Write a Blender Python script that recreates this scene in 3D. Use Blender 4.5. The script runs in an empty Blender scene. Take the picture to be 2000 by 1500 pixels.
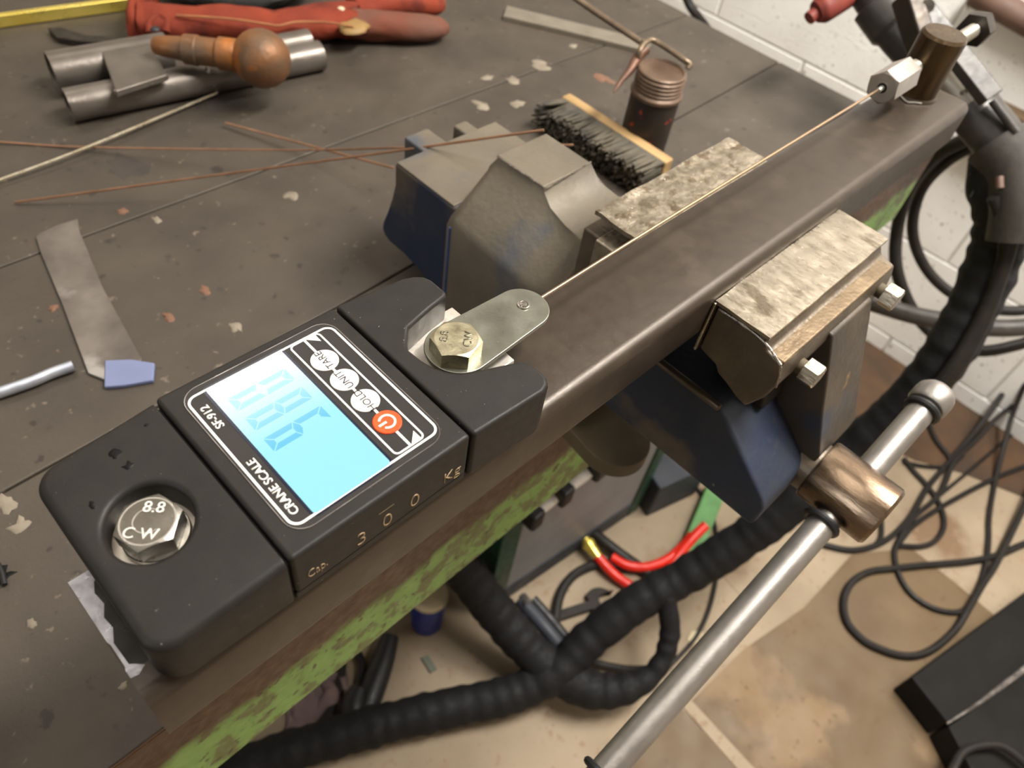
import bpy, bmesh, math, random
from mathutils import Vector, Matrix, noise
random.seed(7)
SC = bpy.context.scene
COL = SC.collection
S = 0.05                      # authoring unit: one tube width = 5 cm
F = 1480.0
RX = Vector((0.7089721822, -0.6944020494, 0.1231431633))
RY = Vector((-0.4770061405, -0.6007777319, -0.6415070216))
RZ = Vector((0.5194454608, 0.3960705880, -0.7571687411))
CAM = Vector((0.10227267, -2.02471089, 5.29062230))

# ------------------------------------------------------------- camera, world, lights
cd = bpy.data.cameras.new('camera'); cam = bpy.data.objects.new('camera', cd); COL.objects.link(cam)
m3 = Matrix((RX, -RY, -RZ)).transposed()
cam.matrix_world = Matrix.Translation(CAM * S) @ m3.to_4x4()
cd.sensor_width = 36.0; cd.lens = F / 2000 * 36.0
cd.clip_start = 0.01; cd.clip_end = 50
cd.dof.use_dof = True; cd.dof.focus_distance = 6.0 * S; cd.dof.aperture_fstop = 13.0
SC.camera = cam
w = bpy.data.worlds.new('world'); SC.world = w; w.use_nodes = True
w.node_tree.nodes['Background'].inputs[0].default_value = (1.0, 0.98, 0.95, 1)
w.node_tree.nodes['Background'].inputs[1].default_value = 0.12
SC.view_settings.view_transform = 'Standard'; SC.view_settings.look = 'None'
SC.view_settings.exposure = 0.1; SC.view_settings.gamma = 1.0
SC.view_settings.use_curve_mapping = False

def area(name, loc, target, sx, sy, power, color):
    ld = bpy.data.lights.new(name, 'AREA'); ld.shape = 'RECTANGLE'; ld.size = sx * S; ld.size_y = sy * S
    ld.energy = power; ld.color = color
    o = bpy.data.objects.new(name, ld); COL.objects.link(o)
    o.location = Vector(loc) * S
    o.rotation_euler = (Vector(target) - Vector(loc)).to_track_quat('-Z', 'Y').to_euler()
    return o
area('ceiling_tube_light', (20, -5, 27), (28, -4, 0), 5, 24, 66, (1.0, 0.965, 0.905))
area('ceiling_tube_light', (-6, 7, 29.5), (-6, 7.1, 0), 26, 5, 5, (1.0, 0.95, 0.87))
area('ceiling_tube_light', (8, 26, 29.5), (8, 26, 0), 26, 5, 8, (1.0, 0.94, 0.85))
area('ceiling_tube_light', (26, -14, 29.5), (22, -8, 0), 8, 14, 22, (1.0, 0.95, 0.88))
area('window_light', (-40, 8, 14), (0, 4, 0), 16, 16, 9, (0.88, 0.94, 1.0))

# ------------------------------------------------------------- pixel / plane helpers
def ray(px, py): return RX * ((px - 1000) / F) + RY * ((py - 750) / F) + RZ
def dep(px, py, d): return CAM + ray(px, py) * d
def at(px, py, v, ax=2):
    r = ray(px, py); return CAM + r * ((v - CAM[ax]) / r[ax])

# ------------------------------------------------------------- materials
def lin(c):
    return tuple(((x / 255.0) / 12.92 if x <= 10.31 else ((x / 255.0 + 0.055) / 1.055) ** 2.4) for x in c) + (1.0,)

def M(name, c1, c2=None, scale=40, rough=0.5, rvar=0.1, metal=0.0, bump=0.0, bscale=300,
      specks=None, c3=None, c3scale=12, c3t=0.6, detail=6, spec=0.5, stretch=None, cut=None, rough3=None):
    m = bpy.data.materials.new(name); m.use_nodes = True
    nt = m.node_tree; N = nt.nodes; L = nt.links
    b = N['Principled BSDF']
    tc = N.new('ShaderNodeTexCoord'); co = tc.outputs['Object']
    if stretch:
        mp = N.new('ShaderNodeMapping'); mp.inputs['Scale'].default_value = stretch
        L.new(co, mp.inputs[0]); co = mp.outputs[0]
    def nz(sc, d=6):
        n = N.new('ShaderNodeTexNoise'); n.inputs['Scale'].default_value = sc; n.inputs['Detail'].default_value = d
        L.new(co, n.inputs['Vector']); return n.outputs['Fac']
    def ramp(src, p0, p1):
        r = N.new('ShaderNodeMapRange'); r.inputs[1].default_value = p0; r.inputs[2].default_value = p1
        L.new(src, r.inputs[0]); return r.outputs[0]
    def mix(f, a, c):
        x = N.new('ShaderNodeMix'); x.data_type = 'RGBA'
        L.new(f, x.inputs[0])
        for s, v in ((6, a), (7, c)):
            if isinstance(v, tuple): x.inputs[s].default_value = v
            else: L.new(v, x.inputs[s])
        return x.outputs[2]
    n1 = nz(scale, detail)
    col = lin(c1)
    if c2: col = mix(ramp(n1, 0.35, 0.65), lin(c1), lin(c2))
    rgh = None
    if c3:
        f3 = ramp(nz(c3scale, 8), c3t, c3t + 0.08)
        col = mix(f3, col, lin(c3))
        if rough3 is not None:
            rr = N.new('ShaderNodeMapRange'); L.new(f3, rr.inputs[0])
            rr.inputs[3].default_value = rough; rr.inputs[4].default_value = rough3; rgh = rr.outputs[0]
    for sp in (specks or []):
        col = mix(ramp(nz(sp[1], 3), sp[2], sp[2] + 0.06), col, lin(sp[0]))
    if isinstance(col, tuple): b.inputs['Base Color'].default_value = col
    else: L.new(col, b.inputs['Base Color'])
    if rgh is not None: L.new(rgh, b.inputs['Roughness'])
    elif rvar:
        rr = N.new('ShaderNodeMapRange'); L.new(nz(scale * 2.3), rr.inputs[0])
        rr.inputs[1].default_value = 0.3; rr.inputs[2].default_value = 0.7
        rr.inputs[3].default_value = max(0.03, rough - rvar); rr.inputs[4].default_value = min(1, rough + rvar)
        L.new(rr.outputs[0], b.inputs['Roughness'])
    else: b.inputs['Roughness'].default_value = rough
    b.inputs['Metallic'].default_value = metal
    b.inputs['Specular IOR Level'].default_value = spec
    if bump:
        bp = N.new('ShaderNodeBump'); bp.inputs['Strength'].default_value = bump; bp.inputs['Distance'].default_value = 0.001
        L.new(nz(bscale), bp.inputs['Height']); L.new(bp.outputs[0], b.inputs['Normal'])
    return m

def ME(name, c, strength=1.0, c2=None, axis=1, p0=0, p1=1):
    m = bpy.data.materials.new(name); m.use_nodes = True
    nt = m.node_tree; N = nt.nodes; L = nt.links
    b = N['Principled BSDF']; b.inputs['Base Color'].default_value = (0.02, 0.03, 0.04, 1)
    b.inputs['Roughness'].default_value = 0.3; b.inputs['Specular IOR Level'].default_value = 0.25
    b.inputs['Emission Strength'].default_value = strength
    b.inputs['Emission Color'].default_value = lin(c)
    if c2:
        tc = N.new('ShaderNodeTexCoord'); sx = N.new('ShaderNodeSeparateXYZ'); L.new(tc.outputs['Object'], sx.inputs[0])
        r = N.new('ShaderNodeMapRange'); r.interpolation_type = 'SMOOTHSTEP'
        r.inputs[1].default_value = p0; r.inputs[2].default_value = p1
        L.new(sx.outputs[axis], r.inputs[0])
        x = N.new('ShaderNodeMix'); x.data_type = 'RGBA'; L.new(r.outputs[0], x.inputs[0])
        x.inputs[6].default_value = lin(c); x.inputs[7].default_value = lin(c2)
        L.new(x.outputs[2], b.inputs['Emission Color'])
    return m

m_tube = M('mill_scale_steel', (64, 55, 46), (58, 49, 41), 90, 0.36, 0.03, 0.35, 0.06, 900, c3=(69, 60, 50), c3scale=40, c3t=0.58, spec=0.45, specks=[((50, 62, 52), 300, 0.70)])
m_tubecut = M('sawn_steel', (172, 172, 178), (140, 139, 143), 150, 0.35, 0.1, 0.9, 0.2, 800)
m_post = M('oiled_round_bar', (92, 74, 52), (66, 53, 38), 70, 0.36, 0.08, 0.8, 0.1, 300, stretch=(3, 3, 0.5))
m_plastic = M('matt_black_plastic', (34, 32, 30), (38, 36, 33), 120, 0.46, 0.04, 0, 0.12, 2500, specks=[((150, 146, 138), 900, 0.73)], spec=0.23)
m_plastic2 = M('groove_black', (10, 10, 10), None, 100, 0.6, 0, 0)
m_panel = M('panel_film', (46, 43, 42), (43, 40, 39), 120, 0.38, 0.04, 0, spec=0.28)
m_white = M('white_print', (245, 240, 230), None, 100, 0.45, 0, 0)
m_btn = M('white_button', (240, 234, 228), None, 100, 0.4, 0, 0)
m_btnred = M('orange_button', (226, 70, 22), (232, 78, 28), 100, 0.4, 0, 0)
m_ink = M('black_ink', (26, 24, 22), None, 100, 0.5, 0, 0)
m_ink2 = M('marker_ink', (34, 34, 32), (44, 43, 40), 60, 0.25, 0.05, 0.3)
m_gold = M('bronze_print', (150, 128, 98), None, 100, 0.4, 0, 0.3)
m_navy = M('lcd_bezel', (14, 20, 42), None, 100, 0.25, 0, 0)
m_lcd = ME('lcd_backlight_glare', (158, 232, 242), 1.0, (250, 255, 255), 1, 0.62 * S, 1.38 * S)  # backlight cyan; the white end puts glare into the emission colour
m_seg = ME('lcd_segment', (100, 196, 230), 1.0, (196, 246, 252), 1, 0.62 * S, 1.25 * S)  # pales along y with the same painted glare
m_bolt = M('zinc_bolt', (178, 174, 166), (158, 153, 145), 90, 0.34, 0.1, 0.95, 0.15, 500, specks=[((90, 86, 76), 400, 0.70)])
m_bolt2 = M('yellow_zinc_bolt', (184, 176, 150), (160, 151, 124), 90, 0.38, 0.1, 0.9, 0.2, 700)
m_boltface = M('dim_scuffed_bolt_face', (122, 117, 108), (100, 95, 86), 60, 0.42, 0.08, 0.9, 0.2, 500, specks=[((72, 68, 60), 300, 0.68)])  # scuffed, and darkened so the bare chamfer seems to catch the light
m_stamp = M('raised_stamp', (232, 228, 220), None, 90, 0.3, 0, 0.8)
m_stamp2 = M('raised_stamp_dull', (130, 126, 108), None, 90, 0.35, 0, 0.8)
m_alu = M('bright_aluminium', (228, 222, 212), (205, 195, 182), 60, 0.38, 0.08, 0.75, 0.1, 500)
m_tag = M('zinc_strap', (150, 150, 138), (135, 134, 122), 40, 0.33, 0.06, 0.85, 0.08, 700, specks=[((200, 200, 190), 500, 0.72)])
m_wire = M('steel_wire', (172, 146, 118), None, 60, 0.3, 0, 0.85)
m_coup = M('satin_nut', (180, 173, 166), (164, 157, 150), 50, 0.34, 0.06, 0.85, 0.05, 800)
m_thread = M('bright_stud', (186, 182, 172), None, 60, 0.42, 0, 0.85)
m_darknut = M('black_oxide', (48, 44, 40), (64, 56, 48), 60, 0.4, 0.1, 0.6, 0.2, 400)
m_bench = M('bench_plate', (76, 68, 59), (64, 57, 49), 14, 0.58, 0.08, 0.2, 0.25, 350, c3=(64, 56, 50), c3scale=9, c3t=0.60,
            specks=[((52, 45, 40), 80, 0.66), ((104, 93, 81), 130, 0.68), ((52, 45, 41), 45, 0.69), ((120, 82, 46), 33, 0.755), ((140, 128, 110), 60, 0.785)])
def bench_rail_mat():
    m = M('rusty_green_paint', (136, 176, 92), (116, 154, 78), 70, 0.45, 0.1, 0.0, 0.2, 300, c3=(104, 112, 62), c3scale=70, c3t=0.52,
          specks=[((78, 72, 44), 110, 0.60), ((60, 54, 36), 90, 0.68)])
    nt = m.node_tree; N = nt.nodes; L = nt.links; b = N['Principled BSDF']
    src = b.inputs['Base Color'].links[0].from_socket
    tc = N.new('ShaderNodeTexCoord'); sx = N.new('ShaderNodeSeparateXYZ'); L.new(tc.outputs['Object'], sx.inputs[0])
    n = N.new('ShaderNodeTexNoise'); n.inputs['Scale'].default_value = 28; n.inputs['Detail'].default_value = 8
    L.new(tc.outputs['Object'], n.inputs['Vector'])
    ma = N.new('ShaderNodeMath'); ma.operation = 'MULTIPLY_ADD'; L.new(n.outputs['Fac'], ma.inputs[0])
    ma.inputs[1].default_value = 0.035; L.new(sx.outputs[2], ma.inputs[2])
    r = N.new('ShaderNodeMapRange'); L.new(ma.outputs[0], r.inputs[0])
    r.inputs[1].default_value = -4.0 * S + 0.0175; r.inputs[2].default_value = -3.75 * S + 0.0175
    n2 = N.new('ShaderNodeTexNoise'); n2.inputs['Scale'].default_value = 60; L.new(tc.outputs['Object'], n2.inputs['Vector'])
    x2 = N.new('ShaderNodeMix'); x2.data_type = 'RGBA'; L.new(n2.outputs['Fac'], x2.inputs[0])
    x2.inputs[6].default_value = lin((54, 36, 22)); x2.inputs[7].default_value = lin((92, 58, 30))
    x = N.new('ShaderNodeMix'); x.data_type = 'RGBA'; L.new(r.outputs[0], x.inputs[0])
    L.new(src, x.inputs[6]); L.new(x2.outputs[2], x.inputs[7])
    L.new(x.outputs[2], b.inputs['Base Color'])
    return m
m_rail = bench_rail_mat()
m_green = M('green_paint', (96, 146, 88), (82, 128, 74), 40, 0.5, 0.1)
m_dgreen = M('dark_green_enamel', (22, 66, 48), (18, 56, 40), 40, 0.45, 0.1)
m_wall = M('white_painted_block', (244, 243, 241), (236, 234, 231), 10, 0.75, 0.05, 0, 0.8, 160,
           specks=[((160, 156, 151), 130, 0.665), ((176, 171, 166), 60, 0.70)])
m_mortar = M('painted_mortar', (196, 190, 184), (180, 174, 168), 30, 0.8, 0.05, 0, 0.5, 200)
m_room = M('painted_room_wall', (205, 198, 186), None, 30, 0.8, 0, 0)
m_floor = M('dusty_concrete', (160, 143, 120), (142, 126, 104), 7, 0.75, 0.08, 0, 0.3, 150, c3=(120, 96, 72), c3scale=5, c3t=0.60,
            specks=[((80, 64, 50), 18, 0.72), ((176, 156, 130), 26, 0.74), ((146, 124, 100), 55, 0.62), ((132, 112, 90), 90, 0.64)])
m_floor2 = M('worn_brown_floor_paint', (108, 88, 60), (95, 75, 50), 9, 0.6, 0.1, 0, 0.3, 150, c3=(128, 103, 72), c3scale=6, c3t=0.56,
             specks=[((66, 48, 32), 16, 0.71), ((150, 124, 88), 40, 0.75), ((98, 75, 48), 60, 0.63)])
m_stain = M('dark_floor_dirt', (84, 60, 38), (62, 46, 32), 12, 0.8, 0.05, 0, 0.3, 150)
m_vise = M('blue_vise_paint', (36, 44, 64), (48, 52, 60), 22, 0.65, 0.08, 0.0, 0.35, 260, spec=0.3, c3=(84, 76, 65), c3scale=14, c3t=0.56,
           specks=[((150, 146, 130), 90, 0.76)])
m_visedust = M('dusty_vise_casting', (106, 97, 83), (92, 85, 74), 18, 0.55, 0.1, 0.2, 0.35, 260, c3=(72, 75, 82), c3scale=13, c3t=0.60,
           specks=[((170, 160, 140), 90, 0.76)])
m_vise2 = M('worn_vise_web', (78, 68, 56), (62, 56, 50), 26, 0.5, 0.1, 0.3, 0.3, 300, c3=(56, 60, 70), c3scale=14, c3t=0.58, specks=[((128, 100, 68), 60, 0.68)])
m_ledge = M('tan_worn_ledge', (126, 108, 84), (104, 88, 68), 50, 0.42, 0.1, 0.6, 0.4, 300)
m_bluep = M('bright_blue_paint', (56, 82, 138), (48, 66, 108), 60, 0.5, 0.05)
m_spanner = M('dark_spanner_steel', (34, 30, 27), (42, 37, 33), 40, 0.5, 0.1, 0.3, spec=0.3)
m_offcut = M('grey_green_offcut', (112, 116, 100), (98, 102, 88), 40, 0.6, 0.05)
m_alu2 = M('bluish_aluminium', (196, 202, 214), (176, 182, 196), 60, 0.35, 0.08, 0.8)
m_lug = M('brown_dusty_casting', (92, 80, 58), (78, 68, 50), 30, 0.7, 0.06, 0, 0.2, 300)
m_iron = M('bare_cast_iron', (106, 95, 81), (84, 74, 62), 30, 0.42, 0.12, 0.5, 0.4, 300)
m_irond = M('dark_oily_iron', (44, 40, 36), (58, 50, 42), 30, 0.4, 0.12, 0.5, 0.4, 300)
m_jaw = M('scraped_jaw_cover', (172, 163, 147), (150, 141, 126), 110, 0.30, 0.08, 0.92, 0.2, 400, stretch=(1.6, .6, 1), detail=10,
          c3=(120, 110, 94), c3scale=60, c3t=0.57, specks=[((230, 222, 206), 420, 0.70)])
m_jaw2 = M('battered_jaw_cover', (158, 148, 131), (126, 115, 97), 120, 0.40, 0.12, 0.8, 0.9, 160,
           c3=(112, 99, 80), c3scale=110, c3t=0.57, specks=[((228, 222, 208), 400, 0.70)])
m_bossm = M('worn_screw_boss', (146, 126, 106), (112, 94, 77), 40, 0.27, 0.08, 0.95, 0.2, 300, stretch=(2, 0.4, 2))
m_handle = M('satin_steel_rod', (158, 153, 148), (146, 141, 136), 60, 0.42, 0.06, 0.82, 0.08, 600)
m_rubber = M('black_rubber', (24, 24, 26), (30, 30, 31), 80, 0.5, 0.1)
m_cable = M('black_cable', (28, 25, 23), (36, 32, 29), 60, 0.5, 0.1, spec=0.3)
m_sleeve = M('black_hose_sleeve', (17, 17, 19), (24, 23, 24), 50, 0.7, 0.1, 0, 0.8, 160, spec=0.3)
m_tape = M('cloth_tape', (58, 52, 46), (48, 44, 40), 120, 0.7, 0.05, 0, 0.5, 900)
m_grip = M('dark_grey_tool_body', (66, 62, 58), (54, 51, 49), 50, 0.42, 0.1, 0.2, 0.2, 300)
m_redgrip = M('red_rubber_grip', (124, 56, 46), (106, 46, 38), 50, 0.65, 0.1, spec=0.3)
m_copper = M('copper_rod', (164, 124, 96), (140, 104, 80), 60, 0.38, 0.08, 0.7)
m_silver = M('bright_filler_rod', (214, 206, 184), (190, 176, 150), 60, 0.3, 0.08, 0.8)
m_brass = M('brass_bar', (240, 220, 120), (228, 204, 96), 30, 0.3, 0.06, 0.8)
m_flat = M('grey_flat_bar', (150, 142, 128), (136, 128, 114), 40, 0.4, 0.08, 0.6, 0.1, 400)
m_pipe = M('grey_steel_pipe', (118, 111, 104), (98, 91, 84), 26, 0.4, 0.1, 0.6, 0.2, 300)
m_rust = M('rusted_steel', (128, 84, 48), (92, 76, 60), 30, 0.5, 0.12, 0.4, 0.5, 250, c3=(160, 98, 44), c3scale=22, c3t=0.56)
m_weld = M('weld_bead', (176, 168, 158), (120, 110, 100), 120, 0.3, 0.1, 0.9, 0.5, 500)
m_can = M('dark_brown_pot', (48, 38, 30), (36, 30, 26), 30, 0.45, 0.12, 0.3, 0.2, 300, c3=(66, 40, 28), c3scale=14, c3t=0.6,
          specks=[((176, 56, 28), 60, 0.63)])
m_canrim = M('worn_pot_rim', (112, 92, 76), (86, 66, 52), 40, 0.4, 0.1, 0.4, 0.2, 300)
m_hammer = M('brown_steel_rod', (120, 104, 84), (92, 76, 62), 40, 0.4, 0.1, 0.6, 0.15, 300)
m_hammerhead = M('rusty_point', (104, 72, 56), (78, 56, 46), 40, 0.5, 0.1, 0.4, 0.3, 300)
m_wood = M('brush_wood', (168, 138, 94), (150, 120, 78), 30, 0.6, 0.08, 0, 0.2, 200, stretch=(4, 0.5, 4))
m_bristle = M('sooty_bristle', (84, 76, 60), (52, 47, 39), 60, 0.7, 0.05)
m_glove = M('red_leather', (130, 56, 36), (112, 46, 32), 22, 0.8, 0.06, 0, 0.9, 120, c3=(92, 38, 28), c3scale=26, c3t=0.55, spec=0.2)
m_glove2 = M('sooty_leather', (98, 68, 56), (108, 58, 42), 18, 0.8, 0.06, 0, 0.6, 180, spec=0.2)
m_piping = M('tan_piping', (160, 108, 64), (136, 84, 50), 40, 0.6, 0.1)
m_patch = M('yellow_patch', (140, 110, 62), (120, 92, 54), 30, 0.6, 0.1)
m_fuzzy = M('black_fuzzy_cloth', (26, 25, 24), (38, 36, 34), 60, 0.9, 0.05, 0, 1.0, 220, specks=[((70, 66, 60), 200, 0.68)])
m_strip = M('scuffed_steel_strip', (116, 108, 100), (84, 77, 72), 26, 0.45, 0.1, 0.3, 0.2, 300, c3=(150, 145, 140), c3scale=18, c3t=0.56)
m_bluetape = M('blue_tape', (112, 120, 152), (102, 110, 142), 30, 0.6, 0.05)
m_black = M('oil_black', (7, 6, 6), None, 50, 0.5, 0, spec=0.2)
m_machine = M('grey_machine_panel', (140, 141, 142), (128, 129, 131), 10, 0.5, 0.1, 0, 0.1, 300)
m_machined = M('dark_plinth', (52, 56, 64), (44, 48, 56), 14, 0.6, 0.1)
m_whiteplas = M('white_plastic_bar', (226, 220, 214), None, 50, 0.5, 0)
m_redhose = M('red_hose', (224, 42, 22), (206, 34, 18), 40, 0.4, 0.1)
m_blue = M('blue_plastic', (30, 48, 128), (26, 40, 112), 30, 0.4, 0.1)
m_cream = M('cream_plastic', (196, 182, 150), None, 30, 0.5, 0)
m_rag = M('grey_pink_rag', (134, 112, 108), (110, 94, 94), 14, 0.85, 0.05, 0, 0.5, 150)
m_blackbox = M('black_painted_steel', (15, 14, 12), (21, 19, 16), 10, 0.6, 0.1, 0, 0.15, 200, spec=0.2)
m_edge = M('scraped_steel_edge', (190, 184, 180), (110, 104, 100), 60, 0.35, 0.1, 0.8)
m_copperpipe = M('brown_pipe_paint', (100, 76, 64), (86, 64, 54), 30, 0.6, 0.1)
m_batten = M('brown_batten', (104, 84, 58), (90, 72, 50), 26, 0.7, 0.05)
m_spot = M('putty_spatter', (130, 120, 104), (112, 102, 88), 60, 0.7, 0.05)
m_spot2 = M('orange_spatter', (108, 76, 58), None, 60, 0.75, 0)
m_soot = M('soot_smudge', (50, 44, 40), (60, 52, 46), 60, 0.7, 0.05)

# ------------------------------------------------------------- objects
def V(*a): return Vector(a)

def thing(name, label, cat, loc=(0, 0, 0), group=None):
    o = bpy.data.objects.new(name, None); COL.objects.link(o)
    o.empty_display_size = 0.02; o.location = Vector(loc) * S
    o['label'] = label; o['category'] = cat
    if group: o['group'] = group
    return o
def tag(o, label, cat, group=None):
    o['label'] = label; o['category'] = cat
    if group: o['group'] = group
    return o
def worldloc(p):
    return p.location.copy() if p.type == 'EMPTY' else Vector((0, 0, 0))

def obj(name, bm, mat, parent=None, smooth=True, bevel=0, seg=2, ang=35, label=None):
    bmesh.ops.remove_doubles(bm, verts=bm.verts, dist=1e-5)
    bmesh.ops.recalc_face_normals(bm, faces=bm.faces)
    for v in bm.verts: v.co = v.co * S
    me = bpy.data.meshes.new(name); bm.to_mesh(me); bm.free()
    me.materials.append(mat)
    if smooth:
        for p in me.polygons: p.use_smooth = True
        if not bevel: me.set_sharp_from_angle(angle=math.radians(ang))
    o = bpy.data.objects.new(name, me); COL.objects.link(o)
    if bevel:
        md = o.modifiers.new('bevel', 'BEVEL'); md.width = bevel * S; md.segments = seg
        md.limit_method = 'ANGLE'; md.angle_limit = math.radians(ang); md.harden_normals = True
    if parent is not None:
        o.parent = parent
        o.matrix_parent_inverse = Matrix.Translation(-worldloc(parent))
    else:                                   # top level: origin at base centre
        pass
    if label: o['label'] = label
    return o

def B(): return bmesh.new()
def box(x0, x1, y0, y1, z0, z1, bm=None):
    bm = bm or B()
    v = [bm.verts.new((x, y, z)) for z in (z0, z1) for y in (y0, y1) for x in (x0, x1)]
    for f in ((0, 1, 3, 2), (4, 6, 7, 5), (0, 4, 5, 1), (2, 3, 7, 6), (0, 2, 6, 4), (1, 5, 7, 3)):
        bm.faces.new([v[i] for i in f])
    return bm
def loft(rings, bm=None, caps=True, closed=False):
    bm = bm or B()
    R = [[bm.verts.new(p) for p in r] for r in rings]
    n = len(R[0])
    k = len(R)
    for i in range(k if closed else k - 1):
        a, b = R[i], R[(i + 1) % k]
        for j in range(n):
            bm.faces.new((a[j], a[(j + 1) % n], b[(j + 1) % n], b[j]))
    if caps and not closed:
        bm.faces.new(list(reversed(R[0]))); bm.faces.new(R[-1])
    return bm
def prism(poly, ax, a0, a1, bm=None):
    """poly: 2-D points of the two other axes in xyz order, extruded along axis ax."""
    def mk(p, a):
        q = list(p); q.insert(ax, a); return q
    return loft([[mk(p, a0) for p in poly], [mk(p, a1) for p in poly]], bm)
def frame(d):
    d = d.normalized(); u = d.cross(V(0, 0, 1))
    if u.length < 1e-3: u = d.cross(V(1, 0, 0))
    u.normalize(); return u, u.cross(d)
def circ(c, u, v, r, n, ph=0.0, sx=1.0, sy=1.0):
    return [c + u * (math.cos(ph + 2 * math.pi * i / n) * r * sx) + v * (math.sin(ph + 2 * math.pi * i / n) * r * sy) for i in range(n)]
def cyl(p0, p1, r0, r1=None, n=32, bm=None):
    p0 = Vector(p0); p1 = Vector(p1); u, v = frame(p1 - p0)
    return loft([circ(p0, u, v, r0, n), circ(p1, u, v, r0 if r1 is None else r1, n)], bm)
def revolve(p0, p1, prof, n=32, bm=None):
    """prof: (t, r) along p0->p1 with t in units of length from p0."""
    p0 = Vector(p0); d = (Vector(p1) - p0).normalized(); u, v = frame(d)
    return loft([circ(p0 + d * t, u, v, max(r, 1e-3), n) for t, r in prof], bm)
def spline(pts, sub=8, closed=False):
    P = [Vector(p) for p in pts]; n = len(P); out = []
    for i in range(n if closed else n - 1):
        if closed: a, b, c, d = P[(i - 1) % n], P[i], P[(i + 1) % n], P[(i + 2) % n]
        else:
            b, c = P[i], P[i + 1]
            a = P[i - 1] if i > 0 else b * 2 - c
            d = P[i + 2] if i + 2 < n else c * 2 - b
        for k in range(sub):
            t = k / sub
            out.append(0.5 * ((2 * b) + (c - a) * t + (2 * a - 5 * b + 4 * c - d) * t * t + (3 * b - a - 3 * c + d) * t ** 3))
    if not closed: out.append(P[-1])
    return out
def tube(pts, r, n=12, sub=8, closed=False, bm=None, rf=None, smooth=True):
    P = spline(pts, sub, closed) if smooth else [Vector(p) for p in pts]
    rings = []; u = None; s = 0
    for i, p in enumerate(P):
        a = P[i - 1] if (i > 0 or closed) else p
        b = P[(i + 1) % len(P)] if (i + 1 < len(P) or closed) else p
        d = (b - a).normalized()
        if u is None: u, v = frame(d)
        else:
            u = (u - d * u.dot(d)).normalized(); v = u.cross(d)
        if i: s += (p - P[i - 1]).length
        rr = r if rf is None else rf(s, i / max(1, len(P) - 1)) * r
        rings.append(circ(p, u, v, rr, n))
    return loft(rings, bm, closed=closed)
def rrect(x0, x1, y0, y1, r, n=6, inset=0.0):
    x0 += inset; x1 -= inset; y0 += inset; y1 -= inset; r = max(r - inset, 0.004)
    out = []
    for cx, cy, a in ((x1 - r, y1 - r, 0), (x0 + r, y1 - r, 90), (x0 + r, y0 + r, 180), (x1 - r, y0 + r, 270)):
        for k in range(n + 1):
            t = math.radians(a + 90 * k / n); out.append((cx + r * math.cos(t), cy + r * math.sin(t)))
    return out
def ringstrip(outer, inner, z0, z1, bm=None):
    bm = bm or B(); n = len(outer)
    R = [[bm.verts.new((p[0], p[1], z)) for p in q] for q, z in ((outer, z0), (outer, z1), (inner, z1), (inner, z0))]
    for i in range(4):
        a, b = R[i], R[(i + 1) % 4]
        for j in range(n): bm.faces.new((a[j], a[(j + 1) % n], b[(j + 1) % n], b[j]))
    return bm
def text(s, size, origin, right, up, mat, parent, name='lettering', bold=0.0, thick=0.004, sx=1.0, align='CENTER', label=None):
    cu = bpy.data.curves.new('txt', 'FONT'); cu.body = s; cu.size = 1.0; cu.align_x = align; cu.align_y = 'CENTER'
    cu.extrude = 0.0; cu.offset = bold; cu.resolution_u = 4
    t = bpy.data.objects.new('txt', cu); COL.objects.link(t)
    dg = bpy.context.evaluated_depsgraph_get(); dg.update()
    me = bpy.data.meshes.new_from_object(t.evaluated_get(dg))
    bpy.data.objects.remove(t); bpy.data.curves.remove(cu)
    bm = B(); bm.from_mesh(me); bpy.data.meshes.remove(me)
    r = Vector(right).normalized(); u = Vector(up).normalized(); nrm = r.cross(u)
    g = bmesh.ops.extrude_face_region(bm, geom=bm.faces[:])
    for v in g['geom']:
        if isinstance(v, bmesh.types.BMVert): v.co.z += 1.0
    for v in bm.verts:
        c = v.co.copy(); v.co = Vector(origin) + r * (c.x * size * sx) + u * (c.y * size) + nrm * (thick if c.z > 0.5 else -0.002)
    return obj(name, bm, mat, parent, smooth=False, label=label)
def filled(outer, inner, zf, bm):
    """triangulated flat cap between two loops of BMVerts"""
    es = []
    for loop in (outer, inner):
        for i in range(len(loop)):
            e = bm.edges.get((loop[i], loop[(i + 1) % len(loop)])) or bm.edges.new((loop[i], loop[(i + 1) % len(loop)]))
            es.append(e)
    bmesh.ops.triangle_fill(bm, use_beauty=True, edges=es)
def blob(c, rx, ry, rz, seed=0, amp=0.25, n=14, bm=None, fr=1.6, m=7):
    """low rounded irregular mound"""
    bm = bm or B(); rings = []
    for i in range(m):
        a = math.pi / 2 * i / (m - 1)
        k = math.cos(a) if i < m - 1 else 0.04
        ring = []
        for j in range(n):
            t = 2 * math.pi * j / n
            q = 1 + amp * noise.noise((math.cos(t) * fr + seed * 3.1, math.sin(t) * fr, seed))
            ring.append((c[0] + rx * k * q * math.cos(t), c[1] + ry * k * q * math.sin(t), c[2] + rz * math.sin(a)))
        rings.append(ring)
    return loft(rings, bm)
def structure(o): o['kind'] = 'structure'; return o

ZB, ZF, XW = -3.0, -18.0, 31.0        # bench top, floor, wall

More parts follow.
